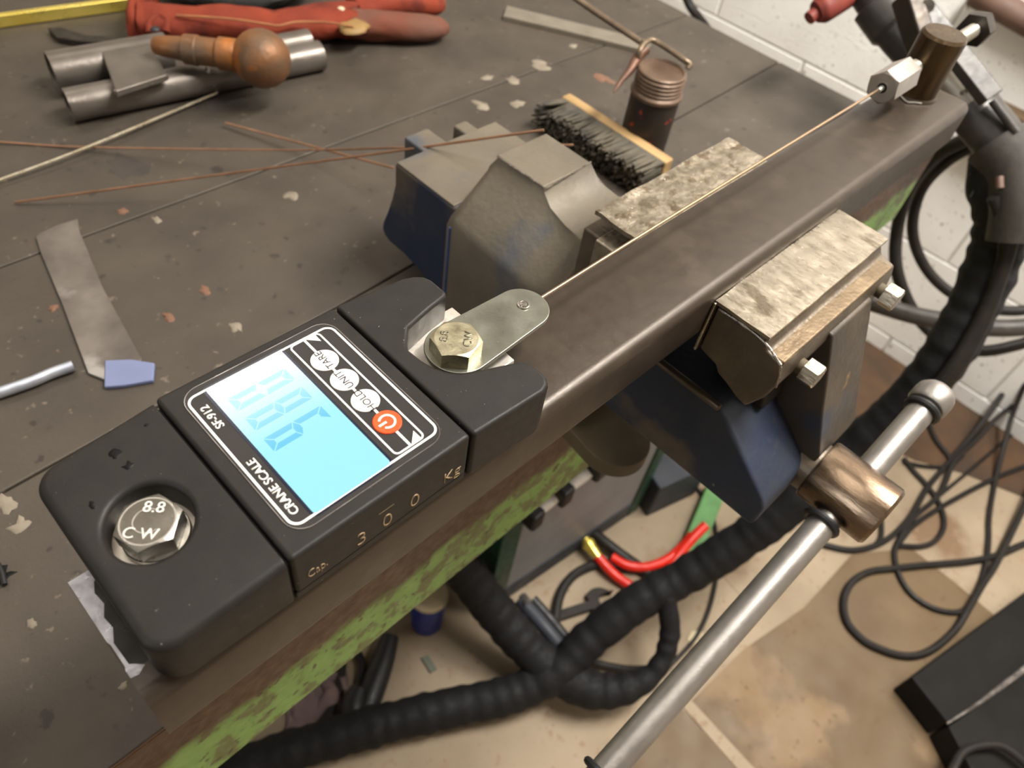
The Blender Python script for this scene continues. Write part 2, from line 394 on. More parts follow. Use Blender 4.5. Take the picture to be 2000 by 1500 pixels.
# ============================================================= room
structure(obj('floor', box(-50, XW + 4, -50, 45, ZF - 1, ZF), m_floor))
fl = bpy.data.objects['floor']
def patch(pxs, z, mat, name, parent):
    pts = [at(x, y, ZF) for x, y in pxs]
    return obj(name, prism([(p.x, p.y) for p in pts], 2, ZF, ZF + z), mat, parent, smooth=False)
patch([(1664, 1082), (1780, 1072), (1860, 1135), (1935, 1197), (2040, 1290), (2150, 1600), (1480, 1512), (1400, 1440), (1337, 1383), (1449, 1271), (1570, 1187)],
      0.03, m_floor2, 'floor_paint_patch', fl)
patch([(1180, 1520), (1330, 1384), (1470, 1525)], 0.03, m_floor2, 'floor_paint_patch', fl)
patch([(1690, 660), (1905, 788), (2100, 905), (2130, 1050), (2000, 972), (1880, 925), (1790, 900), (1700, 860), (1600, 800)], 0.03, m_stain, 'floor_dirt_band', fl)
patch([(1325, 1372), (1345, 1364), (1480, 1510), (1455, 1520)], 0.05, m_floor, 'floor_seam', fl)
patch([(1375, 1085), (1450, 1010), (1560, 1120), (1480, 1200)], 0.02, m_floor, 'floor_paint_patch', fl)

wb = structure(obj('wall_back', box(XW + 0.05, XW + 3, -50, 45, ZF, 30), m_mortar))
structure(obj('wall_left', box(-50, XW, 42, 45, ZF, 30), m_room))
structure(obj('wall_right', box(-50, XW, -50, -47, ZF, 30), m_room))
structure(obj('wall_front', box(-50, -47, -47, 42, ZF, 30), m_room))
structure(obj('ceiling', box(-50, XW + 3, -50, 45, 30, 31), m_room))
bme = None
def blk(y0, y1, z0, z1):
    b = box(-0.1, 0.0, -(y1 - y0) / 2, (y1 - y0) / 2, -(z1 - z0) / 2, (z1 - z0) / 2)
    es = [e for e in b.edges if all(v.co.x < -0.05 for v in e.verts)]
    bmesh.ops.bevel(b, geom=es, offset=0.05, segments=1, affect='EDGES')
    return b
first = obj('block', blk(0, 8.93, 0, 4.4), m_wall, wb, smooth=False)
k = 0
for row, z0 in enumerate((-21.6, -17.15, -12.7, -8.25, -3.8, 0.65)):
    off = 0.87 if row % 2 == 0 else 5.37
    for c in range(-2, 4):
        y0 = off + 9.0 * c
        o = first if k == 0 else first.copy()
        if k: COL.objects.link(o)
        k += 1
        o.location = Vector((XW + 0.06, y0 + 4.5, z0 + 2.225)) * S
bt = obj('trim_1', box(XW - 0.75, XW - 0.02, -9, 2.7, -8.3, -6.35), m_batten, None, bevel=0.05); structure(bt)
tag(obj('wall_pipe', tube([at(1905, -14, XW - 0.5, 0), at(1950, 10, XW - 0.5, 0), at(2010, 44, XW - 0.5, 0), at(2100, 90, XW - 0.5, 0), at(2500, 330, XW - 0.5, 0)], 0.42, 16), m_copperpipe),
    'brown pipe running along the white block wall at the top corner', 'pipe')

# ============================================================= workbench
wbn = thing('workbench', 'heavy steel workbench with a grimy brown top and a rusty green front rail', 'workbench', (5, 10, ZF))
def ln(x, a, b): return a + (b - a) * (x + 6) / 24.4
g = 0.016
obj('top_plate', prism([(-14, 1.3), (18.4, 1.3), (18.4, 5.62 - g), (-14, 4.35 - g)], 2, ZB - 0.25, ZB), m_bench, wbn, smooth=False, bevel=0.025, seg=2)
obj('top_plate', prism([(-14, 4.35 + g), (18.4, 5.62 + g), (18.4, 8.5 - g), (-14, 8.85 - g)], 2, ZB - 0.25, ZB), m_bench, wbn, smooth=False, bevel=0.025, seg=2)
obj('top_plate', prism([(-14, 8.85 + g), (18.4, 8.5 + g), (18.4, 26), (-14, 26)], 2, ZB - 0.25, ZB), m_bench, wbn, smooth=False, bevel=0.025, seg=2)
obj('front_rail', prism([(1.28, ZB - 0.02), (1.28, -5.05), (1.42, -5.05), (1.42, -3.3), (2.2, -3.3), (2.2, ZB - 0.26), (1.45, ZB - 0.26), (1.45, ZB - 0.02)], 0, -14, 18.4), m_rail, wbn, smooth=False, bevel=0.03)
obj('end_rail', box(18.25, 18.42, 1.4, 26, -5.0, ZB - 0.03), m_rail, wbn, smooth=False, bevel=0.03)
for x, y in ((-12.5, 2.2), (17.4, 5.2), (17.4, 24), (-12.5, 24)):
    obj('leg', prism([(x, y), (x + 0.8, y), (x + 0.8, y + 0.12), (x + 0.12, y + 0.12), (x + 0.12, y + 0.8), (x, y + 0.8)], 2, ZF, ZB - 0.25), m_green, wbn, smooth=False)
i = 0
for px, py, r, mt in ((10, 985, .10, m_spot), (40, 1025, .12, m_spot), (1057, 128, .2, m_spot), (952, 152, .16, m_spot), (1003, 157, .13, m_spot),
                      (1010, 202, .17, m_spot), (940, 207, .14, m_spot), (570, 382, .13, m_spot), (400, 568, .09, m_spot2), (240, 413, .1, m_spot2),
                      (305, 430, .07, m_spot), (105, 603, .08, m_spot2), (245, 325, .34, m_soot), (440, 200, .5, m_soot), (62, 1220, .05, m_spot), (240, 1340, .05, m_spot),
                      (1180, 155, .16, m_spot2), (1120, 90, .1, m_spot), (460, 640, .08, m_spot), (5, 1125, .13, m_black), (330, 620, .07, m_spot2)):
    p = at(px, py, ZB); i += 1
    obj('spatter', blob((p.x, p.y, ZB - 0.004), r, r * (1.3 if i % 2 else .8), 0.012 if mt in (m_soot, m_black) else 0.03, i, 0.9, m=4), mt, wbn)

# ============================================================= steel tube rig
rig = thing('steel_box_tube', 'long dark steel box tube with a round post, clamped in the vise', 'steel tube', (5.9, 0.5, 0))
def tsec(x, t=0.0):
    return [(x, p[0], p[1]) for p in rrect(0, 1, 0, 0.671, 0.12 - t * 0.6, 6, t)]
bm = B()
outer0 = tsec(0.0); outer1 = tsec(11.75); in1 = tsec(11.75, 0.07); in0 = tsec(0.0, 0.07)
R = [[bm.verts.new(p) for p in r] for r in (outer0, outer1, in1, in0)]
for i in range(4):
    a, b = R[i], R[(i + 1) % 4]
    for j in range(len(a)): bm.faces.new((a[j], a[(j + 1) % len(a)], b[(j + 1) % len(b)], b[j]))
obj('tube_body', bm, m_tube, rig, ang=30)
# bare ground area at the near end
bm = B()
pts = [(0.004, 0.965), (0.004, 0.47), (0.012, 0.44), (0.012, 0.27), (0.004, 0.25), (0.004, 0.19), (0.05, 0.18), (0.10, 0.21), (0.06, 0.25), (0.035, 0.27), (0.03, 0.44), (0.07, 0.53), (0.06, 0.62), (0.10, 0.70), (0.09, 0.80), (0.12, 0.87), (0.20, 0.93), (0.20, 0.965)]
obj('ground_bare_patch', prism(pts, 2, 0.668, 0.6735), m_tubecut, rig, smooth=False, label='bright ground bare steel at the cut end')
obj('marker_ink_patch', prism([(0.02, 0.955), (0.02, 0.25), (0.10, 0.22), (0.45, 0.25), (0.45, 0.955)], 2, 0.668, 0.6722), m_ink2, rig, smooth=False, label='glossy black marker ink patch')
obj('post', revolve((11.3, 0.68, 0.66), (11.3, 0.68, 2), [(0, .295), (0.79, .295), (0.83, .265), (0.832, 0.001)], 48), m_post, rig, label='brown round bar post welded upright')
obj('weld_bead', tube([V(11.3 + 0.305 * math.cos(a / 20 * 6.283), .68 + 0.305 * math.sin(a / 20 * 6.283), .68) for a in range(20)], 0.03, 6, 3, True), m_tube, rig)

# ============================================================= crane scale
sc = thing('crane_scale', 'black digital crane scale with a lit blue display on the near tube end', 'scale', (1.7, 0.73, 0.671))
YC = 0.728
ZT = 1.207
obj('core', box(0.9, 2.46, 0.0, 1.455, 0.672, 1.13), m_plastic2, sc, smooth=False)
obj('display_housing', box(0.968, 2.374, -0.04, 1.497, 0.765, ZT), m_plastic, sc, bevel=0.035, seg=4)
obj('housing_base', box(0.968, 2.374, -0.028, 1.485, 0.672, 0.758), m_plastic, sc, bevel=0.015, seg=2)
# near end shell with the round bolt well
bm = B(); X0, X1 = 0.13, 0.945
def zs(x, z): return z - 0.075 * max(0, (X1 - x)) ** 1.0 * (1 if z > 0.9 else 0)
NS = 8
def outl(ins, z, xo=0.0):
    o = []
    r = 0.17
    for cx, cy, a, rr in ((X1, 1.497, 0, 0.012), (X0 + xo, 1.47, 90, r), (X0 + xo, -0.03, 180, r), (X1, -0.04, 270, 0.012)):
        rr = max(rr - ins, 0.006)
        ix = ins if a in (90, 180) else 0.0
        sx = 1 if a in (0, 270) else -1; sy = 1 if a in (0, 90) else -1
        ccx = cx - sx * (rr + ix); ccy = cy - sy * (rr + ins)
        for k in range(NS + 1):
            t = math.radians(a + 90 * k / NS); x = ccx + rr * math.cos(t); y = ccy + rr * math.sin(t)
            o.append((x, y, zs(x, z)))
    return o
layers = [outl(0.03, 0.672), outl(0.0, 0.72), outl(0.0, 1.19 - 0.06)]
for k in range(1, 6):
    a = math.pi / 2 * k / 5
    layers.append(outl(0.06 * (1 - math.cos(a)), 1.19 - 0.06 * (1 - math.sin(a))))
Rv = [[bm.verts.new(p) for p in l] for l in layers]
for a, b in zip(Rv[:-1], Rv[1:]):
    for j in range(len(a)): bm.faces.new((a[j], a[(j + 1) % len(a)], b[(j + 1) % len(b)], b[j]))
HC = (0.515, 0.725)
def hol(r, z): return [bm.verts.new((HC[0] + r * .93 * math.cos(2 * math.pi * k / 48), HC[1] + r * math.sin(2 * math.pi * k / 48), zs(HC[0] + r * .93 * math.cos(2 * math.pi * k / 48), z))) for k in range(48)]
H = []
for k in range(6):
    a = math.pi / 2 * k / 5
    H.append(hol(0.262 + 0.045 * (1 - math.sin(a)), 1.19 - 0.045 * (1 - math.cos(a))))
H.append(hol(0.25, 0.80)); H.append(hol(0.25, 0.74))
for a, b in zip(H[:-1], H[1:]):
    for j in range(48): bm.faces.new((a[j], a[(j + 1) % 48], b[(j + 1) % 48], b[j]))
filled(Rv[-1], H[0], 0, bm)
bm.faces.new(Rv[0])
obj('end_shell', bm, m_plastic, sc, ang=40)
# far end shell, forked
bm = B()
poly = [(2.398, -0.04), (3.05, -0.075), (3.12, -0.05), (3.165, 0.0), (3.175, 0.08), (3.165, 0.20), (3.145, 0.235), (3.10, 0.258), (2.98, 0.31), (2.80, 0.385), (2.70, 0.435), (2.63, 0.51), (2.585, 0.60),
        (2.565, 0.70), (2.555, 0.84), (2.60, 0.90), (2.695, 1.0), (2.95, 1.06), (3.13, 1.085), (3.175, 1.12), (3.175, 1.30), (3.15, 1.37), (3.09, 1.42), (3.0, 1.455), (2.398, 1.515)]
obj('end_shell', prism(poly, 2, 0.672, 1.19), m_plastic, sc, bevel=0.035, seg=4, ang=50)
# load cell plates
obj('hook_plate', box(2.5, 3.285, 0.42, 1.16, 0.80, 0.93), m_alu, sc, bevel=0.01)
obj('hook_plate', cyl((0.515, 0.725, 0.75), (0.515, 0.725, 0.975), 0.27, n=40), m_alu, sc)
obj('washer', revolve((0.525, 0.715, 0.975), (0.525, 0.715, 2), [(0, .19), (.010, .196), (.045, .196), (.052, .19), (.053, .001)], 40), m_bolt, sc)
def hexbolt(c, af, h, rot, up=(0, 0, 1), n=60):
    c = Vector(c); d = Vector(up).normalized(); u = V(1, 0, 0); u = (u - d * u.dot(d)).normalized(); v = d.cross(u)
    rings = []
    def rh(t):
        t = (t - rot + math.pi / 6) % (math.pi / 3) - math.pi / 6
        t = math.pi / 6 - abs(t)
        return af / 2 / math.cos(t)
    T = [2 * math.pi * k / n + rot for k in range(n)]
    def ring(fr, fz): return [c + u * (math.cos(t) * fr(t)) + v * (math.sin(t) * fr(t)) + d * fz(t) for t in T]
    rings.append(ring(lambda t: af * 0.4, lambda t: 0)); rings.append(ring(rh, lambda t: 0))
    rings.append(ring(rh, lambda t: h - (rh(t) - af / 2 * 0.955) * 0.55))
    rings.append(ring(lambda t: af / 2 * 0.955, lambda t: h))
    return loft(rings)
tilt = V(-0.03, 0.02, 1).normalized()
b1 = obj('hex_bolt', hexbolt((0.515, 0.725, 1.027), 0.338, 0.135, math.radians(45), tilt), m_bolt, sc, ang=24, label='worn hex bolt stamped 8.8 CW in the round well')
top = V(0.515, 0.725, 1.027) + tilt * 0.1365
obj('head_face', cyl(top - tilt * .01, top, 0.150, n=48), m_boltface, b1)
rt = V(0.71, -0.70, 0); rt = (rt - tilt * rt.dot(tilt)).normalized(); upv = tilt.cross(rt)
text('8.8', 0.105, top + upv * 0.088 + rt * 0.012, rt, upv, m_stamp, b1, 'stamped_lettering', 0.0, 0.005)
text('C W', 0.10, top - upv * 0.088 - rt * 0.015, rt, upv, m_stamp, b1, 'stamped_lettering', 0.0, 0.005)
obj('stamped_ring', ringstrip([(top.x + .085 * math.cos(k * .1309), top.y + .085 * math.sin(k * .1309)) for k in range(48)], [(top.x + .078 * math.cos(k * .1309), top.y + .078 * math.sin(k * .1309)) for k in range(48)], top.z - .004, top.z + .002), m_bolt, b1)
# display panel
pn = obj('display_panel', prism(rrect(1.083, 2.258, 0.068, 1.412, 0.13), 2, ZT - 0.01, ZT + 0.004), m_panel, sc, ang=20)
obj('panel_rim', ringstrip(rrect(1.079, 2.262, 0.064, 1.416, 0.134), rrect(1.084, 2.257, 0.069, 1.411, 0.129), ZT - 0.005, ZT + 0.006), m_edge, pn)
def frameline(x0, x1, y0, y1, r, wd): return obj('printed_line', ringstrip(rrect(x0, x1, y0, y1, r), rrect(x0, x1, y0, y1, r, inset=wd), ZT, ZT + 0.0065), m_white, pn, ang=20)
frameline(1.098, 2.243, 0.115, 1.357, 0.075, 0.016)
frameline(1.883, 2.134, 0.142, 1.345, 0.04, 0.013)
obj('printed_line', box(2.0, 2.018, 0.15, 1.335, ZT, ZT + 0.0065), m_white, pn, smooth=False)
for yy, s in ((1.332, -1), (0.155, 1)):
    obj('printed_arrow', prism([(2.022, yy), (2.10, yy), (2.098, yy + s * 0.075)], 2, ZT, ZT + 0.0065), m_white, pn, smooth=False)
obj('screen_bezel', prism(rrect(1.229, 1.847, 0.101, 1.374, 0.038), 2, ZT, ZT + 0.006), m_navy, pn, ang=20)
lcd = obj('screen', prism(rrect(1.248, 1.828, 0.121, 1.354, 0.028), 2, ZT, ZT + 0.0075), m_lcd, sc, ang=20, label='lit pale blue screen reading 980')
def seg7(y0, segs, x0=1.318, x1=1.752, wy=0.128, t=0.048):
    """digit whose up is -x and whose right is +y"""
    xm = (x0 + x1) / 2; e = 0.006; ins = t / 2
    def hseg(x, a, b, k): return None
    P = {'a': [(x0, y0 + e), (x0, y0 + wy - e), (x0 + t, y0 + wy - t - e * .3), (x0 + t, y0 + t + e * .3)],
         'd': [(x1, y0 + e), (x1, y0 + wy - e), (x1 - t, y0 + wy - t - e * .3), (x1 - t, y0 + t + e * .3)],
         'g': [(xm, y0 + e), (xm - ins, y0 + t), (xm - ins, y0 + wy - t), (xm, y0 + wy - e), (xm + ins, y0 + wy - t), (xm + ins, y0 + t)],
         'f': [(x0 + e, y0), (xm - e, y0), (xm - ins - e, y0 + t * .9), (x0 + t + e, y0 + t * .9)],
         'b': [(x0 + e, y0 + wy), (xm - e, y0 + wy), (xm - ins - e, y0 + wy - t * .9), (x0 + t + e, y0 + wy - t * .9)],
         'e': [(xm + e, y0), (x1 - e, y0), (x1 - t - e, y0 + t * .9), (xm + ins + e, y0 + t * .9)],
         'c': [(xm + e, y0 + wy), (x1 - e, y0 + wy), (x1 - t - e, y0 + wy - t * .9), (xm + ins + e, y0 + wy - t * .9)]}
    for s in segs: obj('digit_segment', prism(P[s], 2, ZT + 0.005, ZT + 0.0085), m_seg, lcd, smooth=False)
seg7(0.65, 'abcdfg'); seg7(0.862, 'abcdefg'); seg7(1.066, 'abcdef')
U_, R_ = (-1, 0, 0), (0, 1, 0)
text('CRANE SCALE', 0.080, (1.172, 0.445, ZT + 0.004), R_, U_, m_white, pn, 'lettering', 0.012, sx=0.98)
text('SF-912', 0.080, (1.172, 1.13, ZT + 0.004), R_, U_, m_white, pn, 'lettering', 0.012)
for yy, s in ((1.09, 'TARE'), (0.862, 'UNIT'), (0.628, 'HOLD'), (0.393, '')):
    b = obj('button', revolve((2.009, yy, ZT), (2.009, yy, 2), [(0, .098), (.010, .098), (.014, .093), (.0145, .001)], 40), m_btn if s else m_btnred, sc,
            label=('round white button marked ' + s) if s else 'round orange power button')
    zt = ZT + 0.0145
    if s: text(s, 0.076, (2.009, yy, zt), R_, U_, m_ink, b, 'lettering', 0.006, 0.001)
    else:
        bm = B(); n = 40; ro, ri = 0.060, 0.045
        pts_o, pts_i = [], []
        for k in range(n + 1):
            a = math.radians(180 + 38 + (360 - 76) * k / n)
            pts_o.append((2.009 + ro * math.cos(a), yy + ro * math.sin(a))); pts_i.append((2.009 + ri * math.cos(a), yy + ri * math.sin(a)))
        prism(pts_o + pts_i[::-1], 2, zt - .002, zt + .002, bm)
        obj('power_symbol', bm, m_white, b, smooth=False)
        obj('power_symbol', box(2.009 - 0.068, 2.009 - 0.006, yy - 0.008, yy + 0.008, zt - .002, zt + .002), m_white, b, smooth=False)
dh = bpy.data.objects['display_housing']
for s, x, sz in (('3', 1.46, .20), ('0', 1.665, .20), ('0', 1.895, .20), ('Kg', 2.225, .17)):
    text(s, sz, (x, -0.04, 0.885), (1, 0, 0), (0, 0, 1), m_gold, dh, 'side_lettering', -0.01, 0.003, 0.9)
text('Cap.', 0.13, (1.13, -0.04, 0.905), (1, 0, 0), (0, 0, 1), m_gold, dh, 'side_lettering', -0.008, 0.003, 0.62)
obj('scratch', box(1.60, 1.72, -0.041, -0.039, 1.03, 1.0325), m_gold, dh, smooth=False)
es0 = [o for o in bpy.data.objects if o.name.startswith('end_shell')][0]
for px, py, rx, ry, s in ((227, 888, .045, .035, 1), (253, 911, .035, .03, 2), (180, 986, .018, .035, 3), (288, 836, .015, .015, 4)):
    p = at(px, py, 1.15)
    z = zs(p.x, 1.19)
    obj('oil_drop', blob((p.x, p.y, z - 0.003), rx, ry, 0.009, s, 0.8, m=4), m_black, es0)
# ---- strap, rivet, bolt
lk = thing('strap_link', 'grey zinc strap plate with a rivet, bolted to the far end of the crane scale', 'plate', (3.2, 0.72, 1.02))
c0, r0, c1, r1 = V(2.918, 0.688, 0), 0.260, V(3.615, 0.695, 0), 0.222
al = math.acos((r0 - r1) / (c1 - c0).length)
pts = []
for k in range(25):
    a = -al + 2 * al * k / 24; pts.append((c1.x + r1 * math.cos(a), c1.y + r1 * math.sin(a)))
for k in range(25):
    a = al + (2 * math.pi - 2 * al) * k / 24; pts.append((c0.x + r0 * math.cos(a), c0.y + r0 * math.sin(a)))
obj('strap_plate', prism(pts, 2, 1.048, 1.09), m_tag, lk, bevel=0.008, seg=2)
obj('rivet', revolve((3.638, 0.708, 1.088), (3.638, 0.708, 2), [(0, .055), (.014, .05), (.016, .040), (.008, .036), (.02, .028), (.024, .001)], 24), m_bolt, lk)
obj('spacer', cyl((2.87, .66, .93), (2.87, .66, 1.048), 0.15, n=24), m_bolt, lk)
bl2 = obj('hex_bolt', hexbolt((2.872, 0.672, 1.09), 0.342, 0.145, math.radians(16)), m_bolt2, lk, ang=24, label='yellowish zinc hex bolt stamped 8.8 CW on the strap')
t2 = V(2.872, 0.672, 1.236); rt = V(0.74, 0.67, 0).normalized(); upv = V(-0.67, 0.74, 0).normalized()
text('8.8', 0.09, t2 + upv * 0.088, rt, upv, m_stamp2, bl2, 'stamped_lettering', 0.005, 0.004)
text('CW', 0.09, t2 - upv * 0.088, rt, upv, m_stamp2, bl2, 'stamped_lettering', 0.005, 0.004)
# ---- wire and threaded coupler
tag(obj('tension_wire', tube([(3.78, .70, 1.052), (3.9, .705, 1.052), (6, .73, 1.05), (10.2, .745, 1.06)], 0.016, 12, 6), m_wire),
    'thin steel wire stretched above the box tube from strap to coupling nut', 'wire')
cp = thing('tensioner_stud', 'shiny threaded stud with long coupling nut and dark hex nut through the brown post', 'tensioner', (11.3, 0.73, 1.08))
ax0, ax1 = V(10.08, .742, 1.055), V(12.95, .735, 1.125)
dx = (ax1 - ax0).normalized()
bm = hexbolt(ax0 + dx * 0.64, 0.365, 0.64, math.radians(18), -dx)
obj('coupling_nut', bm, m_coup, cp, ang=24)
obj('nut_bore', cyl(ax0 - dx * 0.003, ax0 + dx * 0.01, 0.062, n=24), m_black, cp)
obj('wire_ferrule', revolve(ax0 - dx * 0.1, ax1, [(0, .026), (.02, .034), (.07, .034), (.13, .042), (.2, .042)], 20), m_thread, cp)
def thr(r, L, pitch=0.035):
    pr = []; t = 0
    while t < L: pr += [(t, r), (t + pitch * .5, r - .014)]; t += pitch
    return pr
obj('stud', revolve(ax0 + dx * 0.6, ax1, thr(0.10, 2.46), 24), m_thread, cp)
obj('hex_nut', hexbolt(ax0 + dx * 2.78, 0.41, 0.24, math.radians(10), dx), m_darknut, cp, ang=24)
tag(obj('steel_swarf', tube([at(1755, 182, .69), at(1770, 198, .69), at(1785, 200, .69), at(1800, 202, .69)], 0.012, 6, 6), m_thread), 'thin curl of steel swarf on the tube below the coupling nut', 'swarf')

# ============================================================= bench vise
vs = thing('bench_vise', 'large worn blue bench vise gripping the box tube between bright jaw covers', 'vise', (6.93, 2.9, ZB))
XC = 6.95
def vsec(y, ws, zsz, wt, zt, wb_=None, zb=-2.9):
    wb_ = wb_ or ws
    h = [(wb_, zb), (ws, (zb + zsz) / 2), (ws, zsz - .08), (ws - .07, zsz + .03), (wt + (ws - wt) * .52, zsz + .05 + (zt - zsz) * .33), (wt + (ws - wt) * .2, zsz + .05 + (zt - zsz) * .66), (wt + .02, zt - .05), (wt, zt)]
    L = [(XC - a, y, z) for a, z in h]; Rr = [(XC + a, y, z) for a, z in reversed(h)]
    return L + Rr
secs = [vsec(1.05, 1.26, .1, 1.22, .34, zb=-2.5), vsec(1.62, 1.26, .1, 1.22, .34, zb=-2.7), vsec(1.68, 1.24, -.2, 1.1, .18), vsec(1.85, 1.22, -.75, .92, -.12),
        vsec(2.1, 1.21, -1.02, .66, -.42), vsec(2.45, 1.20, -1.06, .52, -.52), vsec(2.76, 1.20, -1.05, .48, -.46), vsec(2.9, 1.20, -1.04, .47, -.33), vsec(2.94, 1.20, -1.04, .46, -.28),
        vsec(3.4, 1.20, -1.01, .46, -.28), vsec(3.72, 1.20, -.99, .46, -.28), vsec(3.77, 1.20, -1.0, .455, -.29), vsec(3.80, 1.18, -1.02, .45, -.34), vsec(3.92, 1.14, -1.08, .44, -.52), vsec(4.0, 1.05, -1.16, .42, -.74)]
obj('fixed_body', loft(secs), m_visedust, vs, ang=50)
obj('paint_edge', tube([V(XC - 1.19, 3.80, -1.12), V(XC - 1.195, 3.80, -1.6), V(XC - 1.195, 3.80, -2.2), V(XC - 1.195, 3.79, -2.85)], .022, 6, 4), m_bluep, vs)
obj('anvil_face', box(XC - .462, XC + .462, 2.945, 3.785, -.30, -.265), m_visedust, vs, bevel=0.02)
tp = [(3.9, -1.0), (5.22, -1.0), (5.24, -1.05), (5.24, -1.37), (5.31, -1.65), (5.42, -1.98), (5.53, -2.25), (5.55, -2.36), (5.5, -2.46), (5.36, -2.52), (5.0, -2.52), (4.6, -2.6), (4.3, -2.75), (3.9, -2.95)]
obj('tail_body', prism(tp, 0, 5.97, 7.93), m_vise, vs, bevel=0.05, seg=3, ang=30)
obj('tail_top', box(5.985, 7.915, 4.0, 5.21, -1.02, -0.985), m_visedust, vs, bevel=0.015)
for a, b, yy in ((6.48, 6.93, 5.66), (7.3, 7.56, 5.5)):
    obj('slide_end', box(a, b, 5.0, yy, -1.9, -0.99), m_visedust, vs, bevel=0.04)
# swivel base
for a, b in ((at(971, 305, -.27), at(1067, 369, -.27)), (at(1067, 369, -.27), at(1154, 317, -.27))):
    obj('chipped_edge', tube([a + (b - a) * (k / 12) + V(0, 0, .004 * noise.noise((k * 1.7, 0, 2))) for k in range(13)], .014, 6, 2, rf=lambda s, t: .6 + .9 * abs(noise.noise((s * 6, 1, 1)))), m_weld, vs)
base = []
for k in range(40):
    a = 2 * math.pi * k / 40; base.append((XC + 1.35 * math.cos(a), 3.0 + 1.35 * math.sin(a)))
obj('swivel_base', prism(base, 2, ZB, -2.6), m_irond, vs, bevel=0.05)
lug = [(6.05 + .47 * math.cos(math.radians(a)), .63 + .5 * math.sin(math.radians(a))) for a in range(170, 371, 10)] + [(6.9, 1.9), (5.75, 1.9)]
obj('base_lug', prism(lug, 2, -2.98, -2.70), m_lug, vs, bevel=0.02, seg=2)
lug2 = [(13.9 - p[0], p[1]) for p in lug][::-1]
obj('base_lug', prism(lug2, 2, -2.98, -2.70), m_lug, vs, bevel=0.02, seg=2)
# jaw inserts and covers
obj('rear_jaw', box(5.62, 8.2, 1.05, 1.64, -.35, .36), m_iron, vs, bevel=0.03)
obj('jaw_insert', box(5.56, 8.22, 1.03, 1.42, -.1, .37), m_jaw2, vs, bevel=0.02)
bm = B()
n1, n2 = 26, 8
def crumple(x, y, z, k): return (x, y + (0.008 if k == 9 else 0.02) * noise.noise((x * 3, y * 2, k)), z + (0.006 if k == 9 else 0.022) * noise.noise((x * 5.0, y * 6.0, k)))
def sheet(x0, x1, y0, y1, z, th, k, taper=0.0):
    bm = B()
    G = [[[bm.verts.new(crumple(x0 + (x1 - x0) * i / n1, y0 + (y1 - y0) * j / n2 + taper * i / n1 * (j / n2), z + dz, k)) for j in range(n2 + 1)] for i in range(n1 + 1)] for dz in (0, -th)]
    for i in range(n1):
        for j in range(n2):
            bm.faces.new((G[0][i][j], G[0][i + 1][j], G[0][i + 1][j + 1], G[0][i][j + 1]))
            bm.faces.new((G[1][i][j], G[1][i][j + 1], G[1][i + 1][j + 1], G[1][i + 1][j]))
    for i in range(n1):
        for j in (0, n2): bm.faces.new((G[0][i][j], G[0][i + 1][j], G[1][i + 1][j], G[1][i][j]))
    for j in range(n2):
        for i in (0, n1): bm.faces.new((G[0][i][j], G[0][i][j + 1], G[1][i][j + 1], G[1][i][j]))
    return bm
rc = obj('rear_jaw_cover', sheet(5.68, 8.16, 1.035, 1.58, 0.585, 0.05, 3), m_jaw2, vs, ang=50)
obj('cover_flange', box(5.68, 8.16, 1.003, 1.035, -.05, .57), m_jaw2, rc, bevel=0.01)
fc = obj('front_jaw_cover', sheet(5.69, 8.15, -.64, -.005, 0.505, 0.04, 9), m_jaw, vs, ang=50)
obj('cover_flange', box(5.66, 8.12, -.035, -.003, -.17, .49), m_jaw, fc, bevel=0.012)
hp = [(-.04, .44), (-.60, .44), (-.66, .33), (-.85, .28), (-.88, .18), (-.90, .02), (-.86, -.2), (-.74, -.45), (-.62, -.42), (-.45, -.34), (-.33, -.30), (-.27, -.22), (-.04, -.16)]
obj('moving_jaw', prism(hp, 0, 5.72, 8.13), m_iron, vs, bevel=0.025, seg=2, ang=30)
for pts in (((5.715, -.06, .42), (5.715, -.35, .43), (5.715, -.62, .40), (5.715, -.84, .29)), ((5.715, -.84, .29), (5.72, -.885, .15), (5.72, -.90, .02))):
    obj('worn_edge', tube([V(*p) for p in pts], .022, 6, 5, rf=lambda s, t: .5 + 1.1 * abs(noise.noise((s * 9, 2, 4)))), m_weld, vs)
obj('jaw_step', box(5.74, 8.02, -.86, -.60, .26, .32), m_ledge, vs, bevel=0.02)
obj('jaw_neck', prism([(-.1, -.2), (-.6, -.2), (-.72, -.5), (-.8, -.95), (-.1, -.95)], 0, 6.3, 7.6), m_irond, vs, bevel=0.05)
obj('jaw_web', prism([(-.72, .15), (-.93, .12), (-1.02, -.10), (-1.30, -.85), (-1.53, -1.40), (-1.53, -1.60), (-1.2, -1.9), (-.2, -1.9), (-.2, -.4)], 0, 6.72, 7.62), m_vise2, vs, bevel=0.03)
sp = [(1.3, -.82), (-.45, -.82), (-.62, -.90), (-1.40, -1.56), (-1.46, -1.68), (-1.46, -2.06), (1.3, -2.06)]
obj('slide', prism(sp, 0, 5.82, 6.95), m_vise, vs, bevel=0.06, seg=3, ang=25)
obj('slide_edge_rib', box(5.80, 5.9, -.5, .9, -.86, -.79), m_iron, vs, bevel=0.03)
for x, z in ((6.2, 0.0), (7.85, 0.1)):
    b = obj('jaw_bolt', cyl((x, -.85, z), (x, -1.0, z), .085, n=20), m_lug, vs)
    obj('bolt_head', hexbolt((x, -.96, z), .24, .17, .2, (0, -1, 0)), m_jaw, b, ang=24)
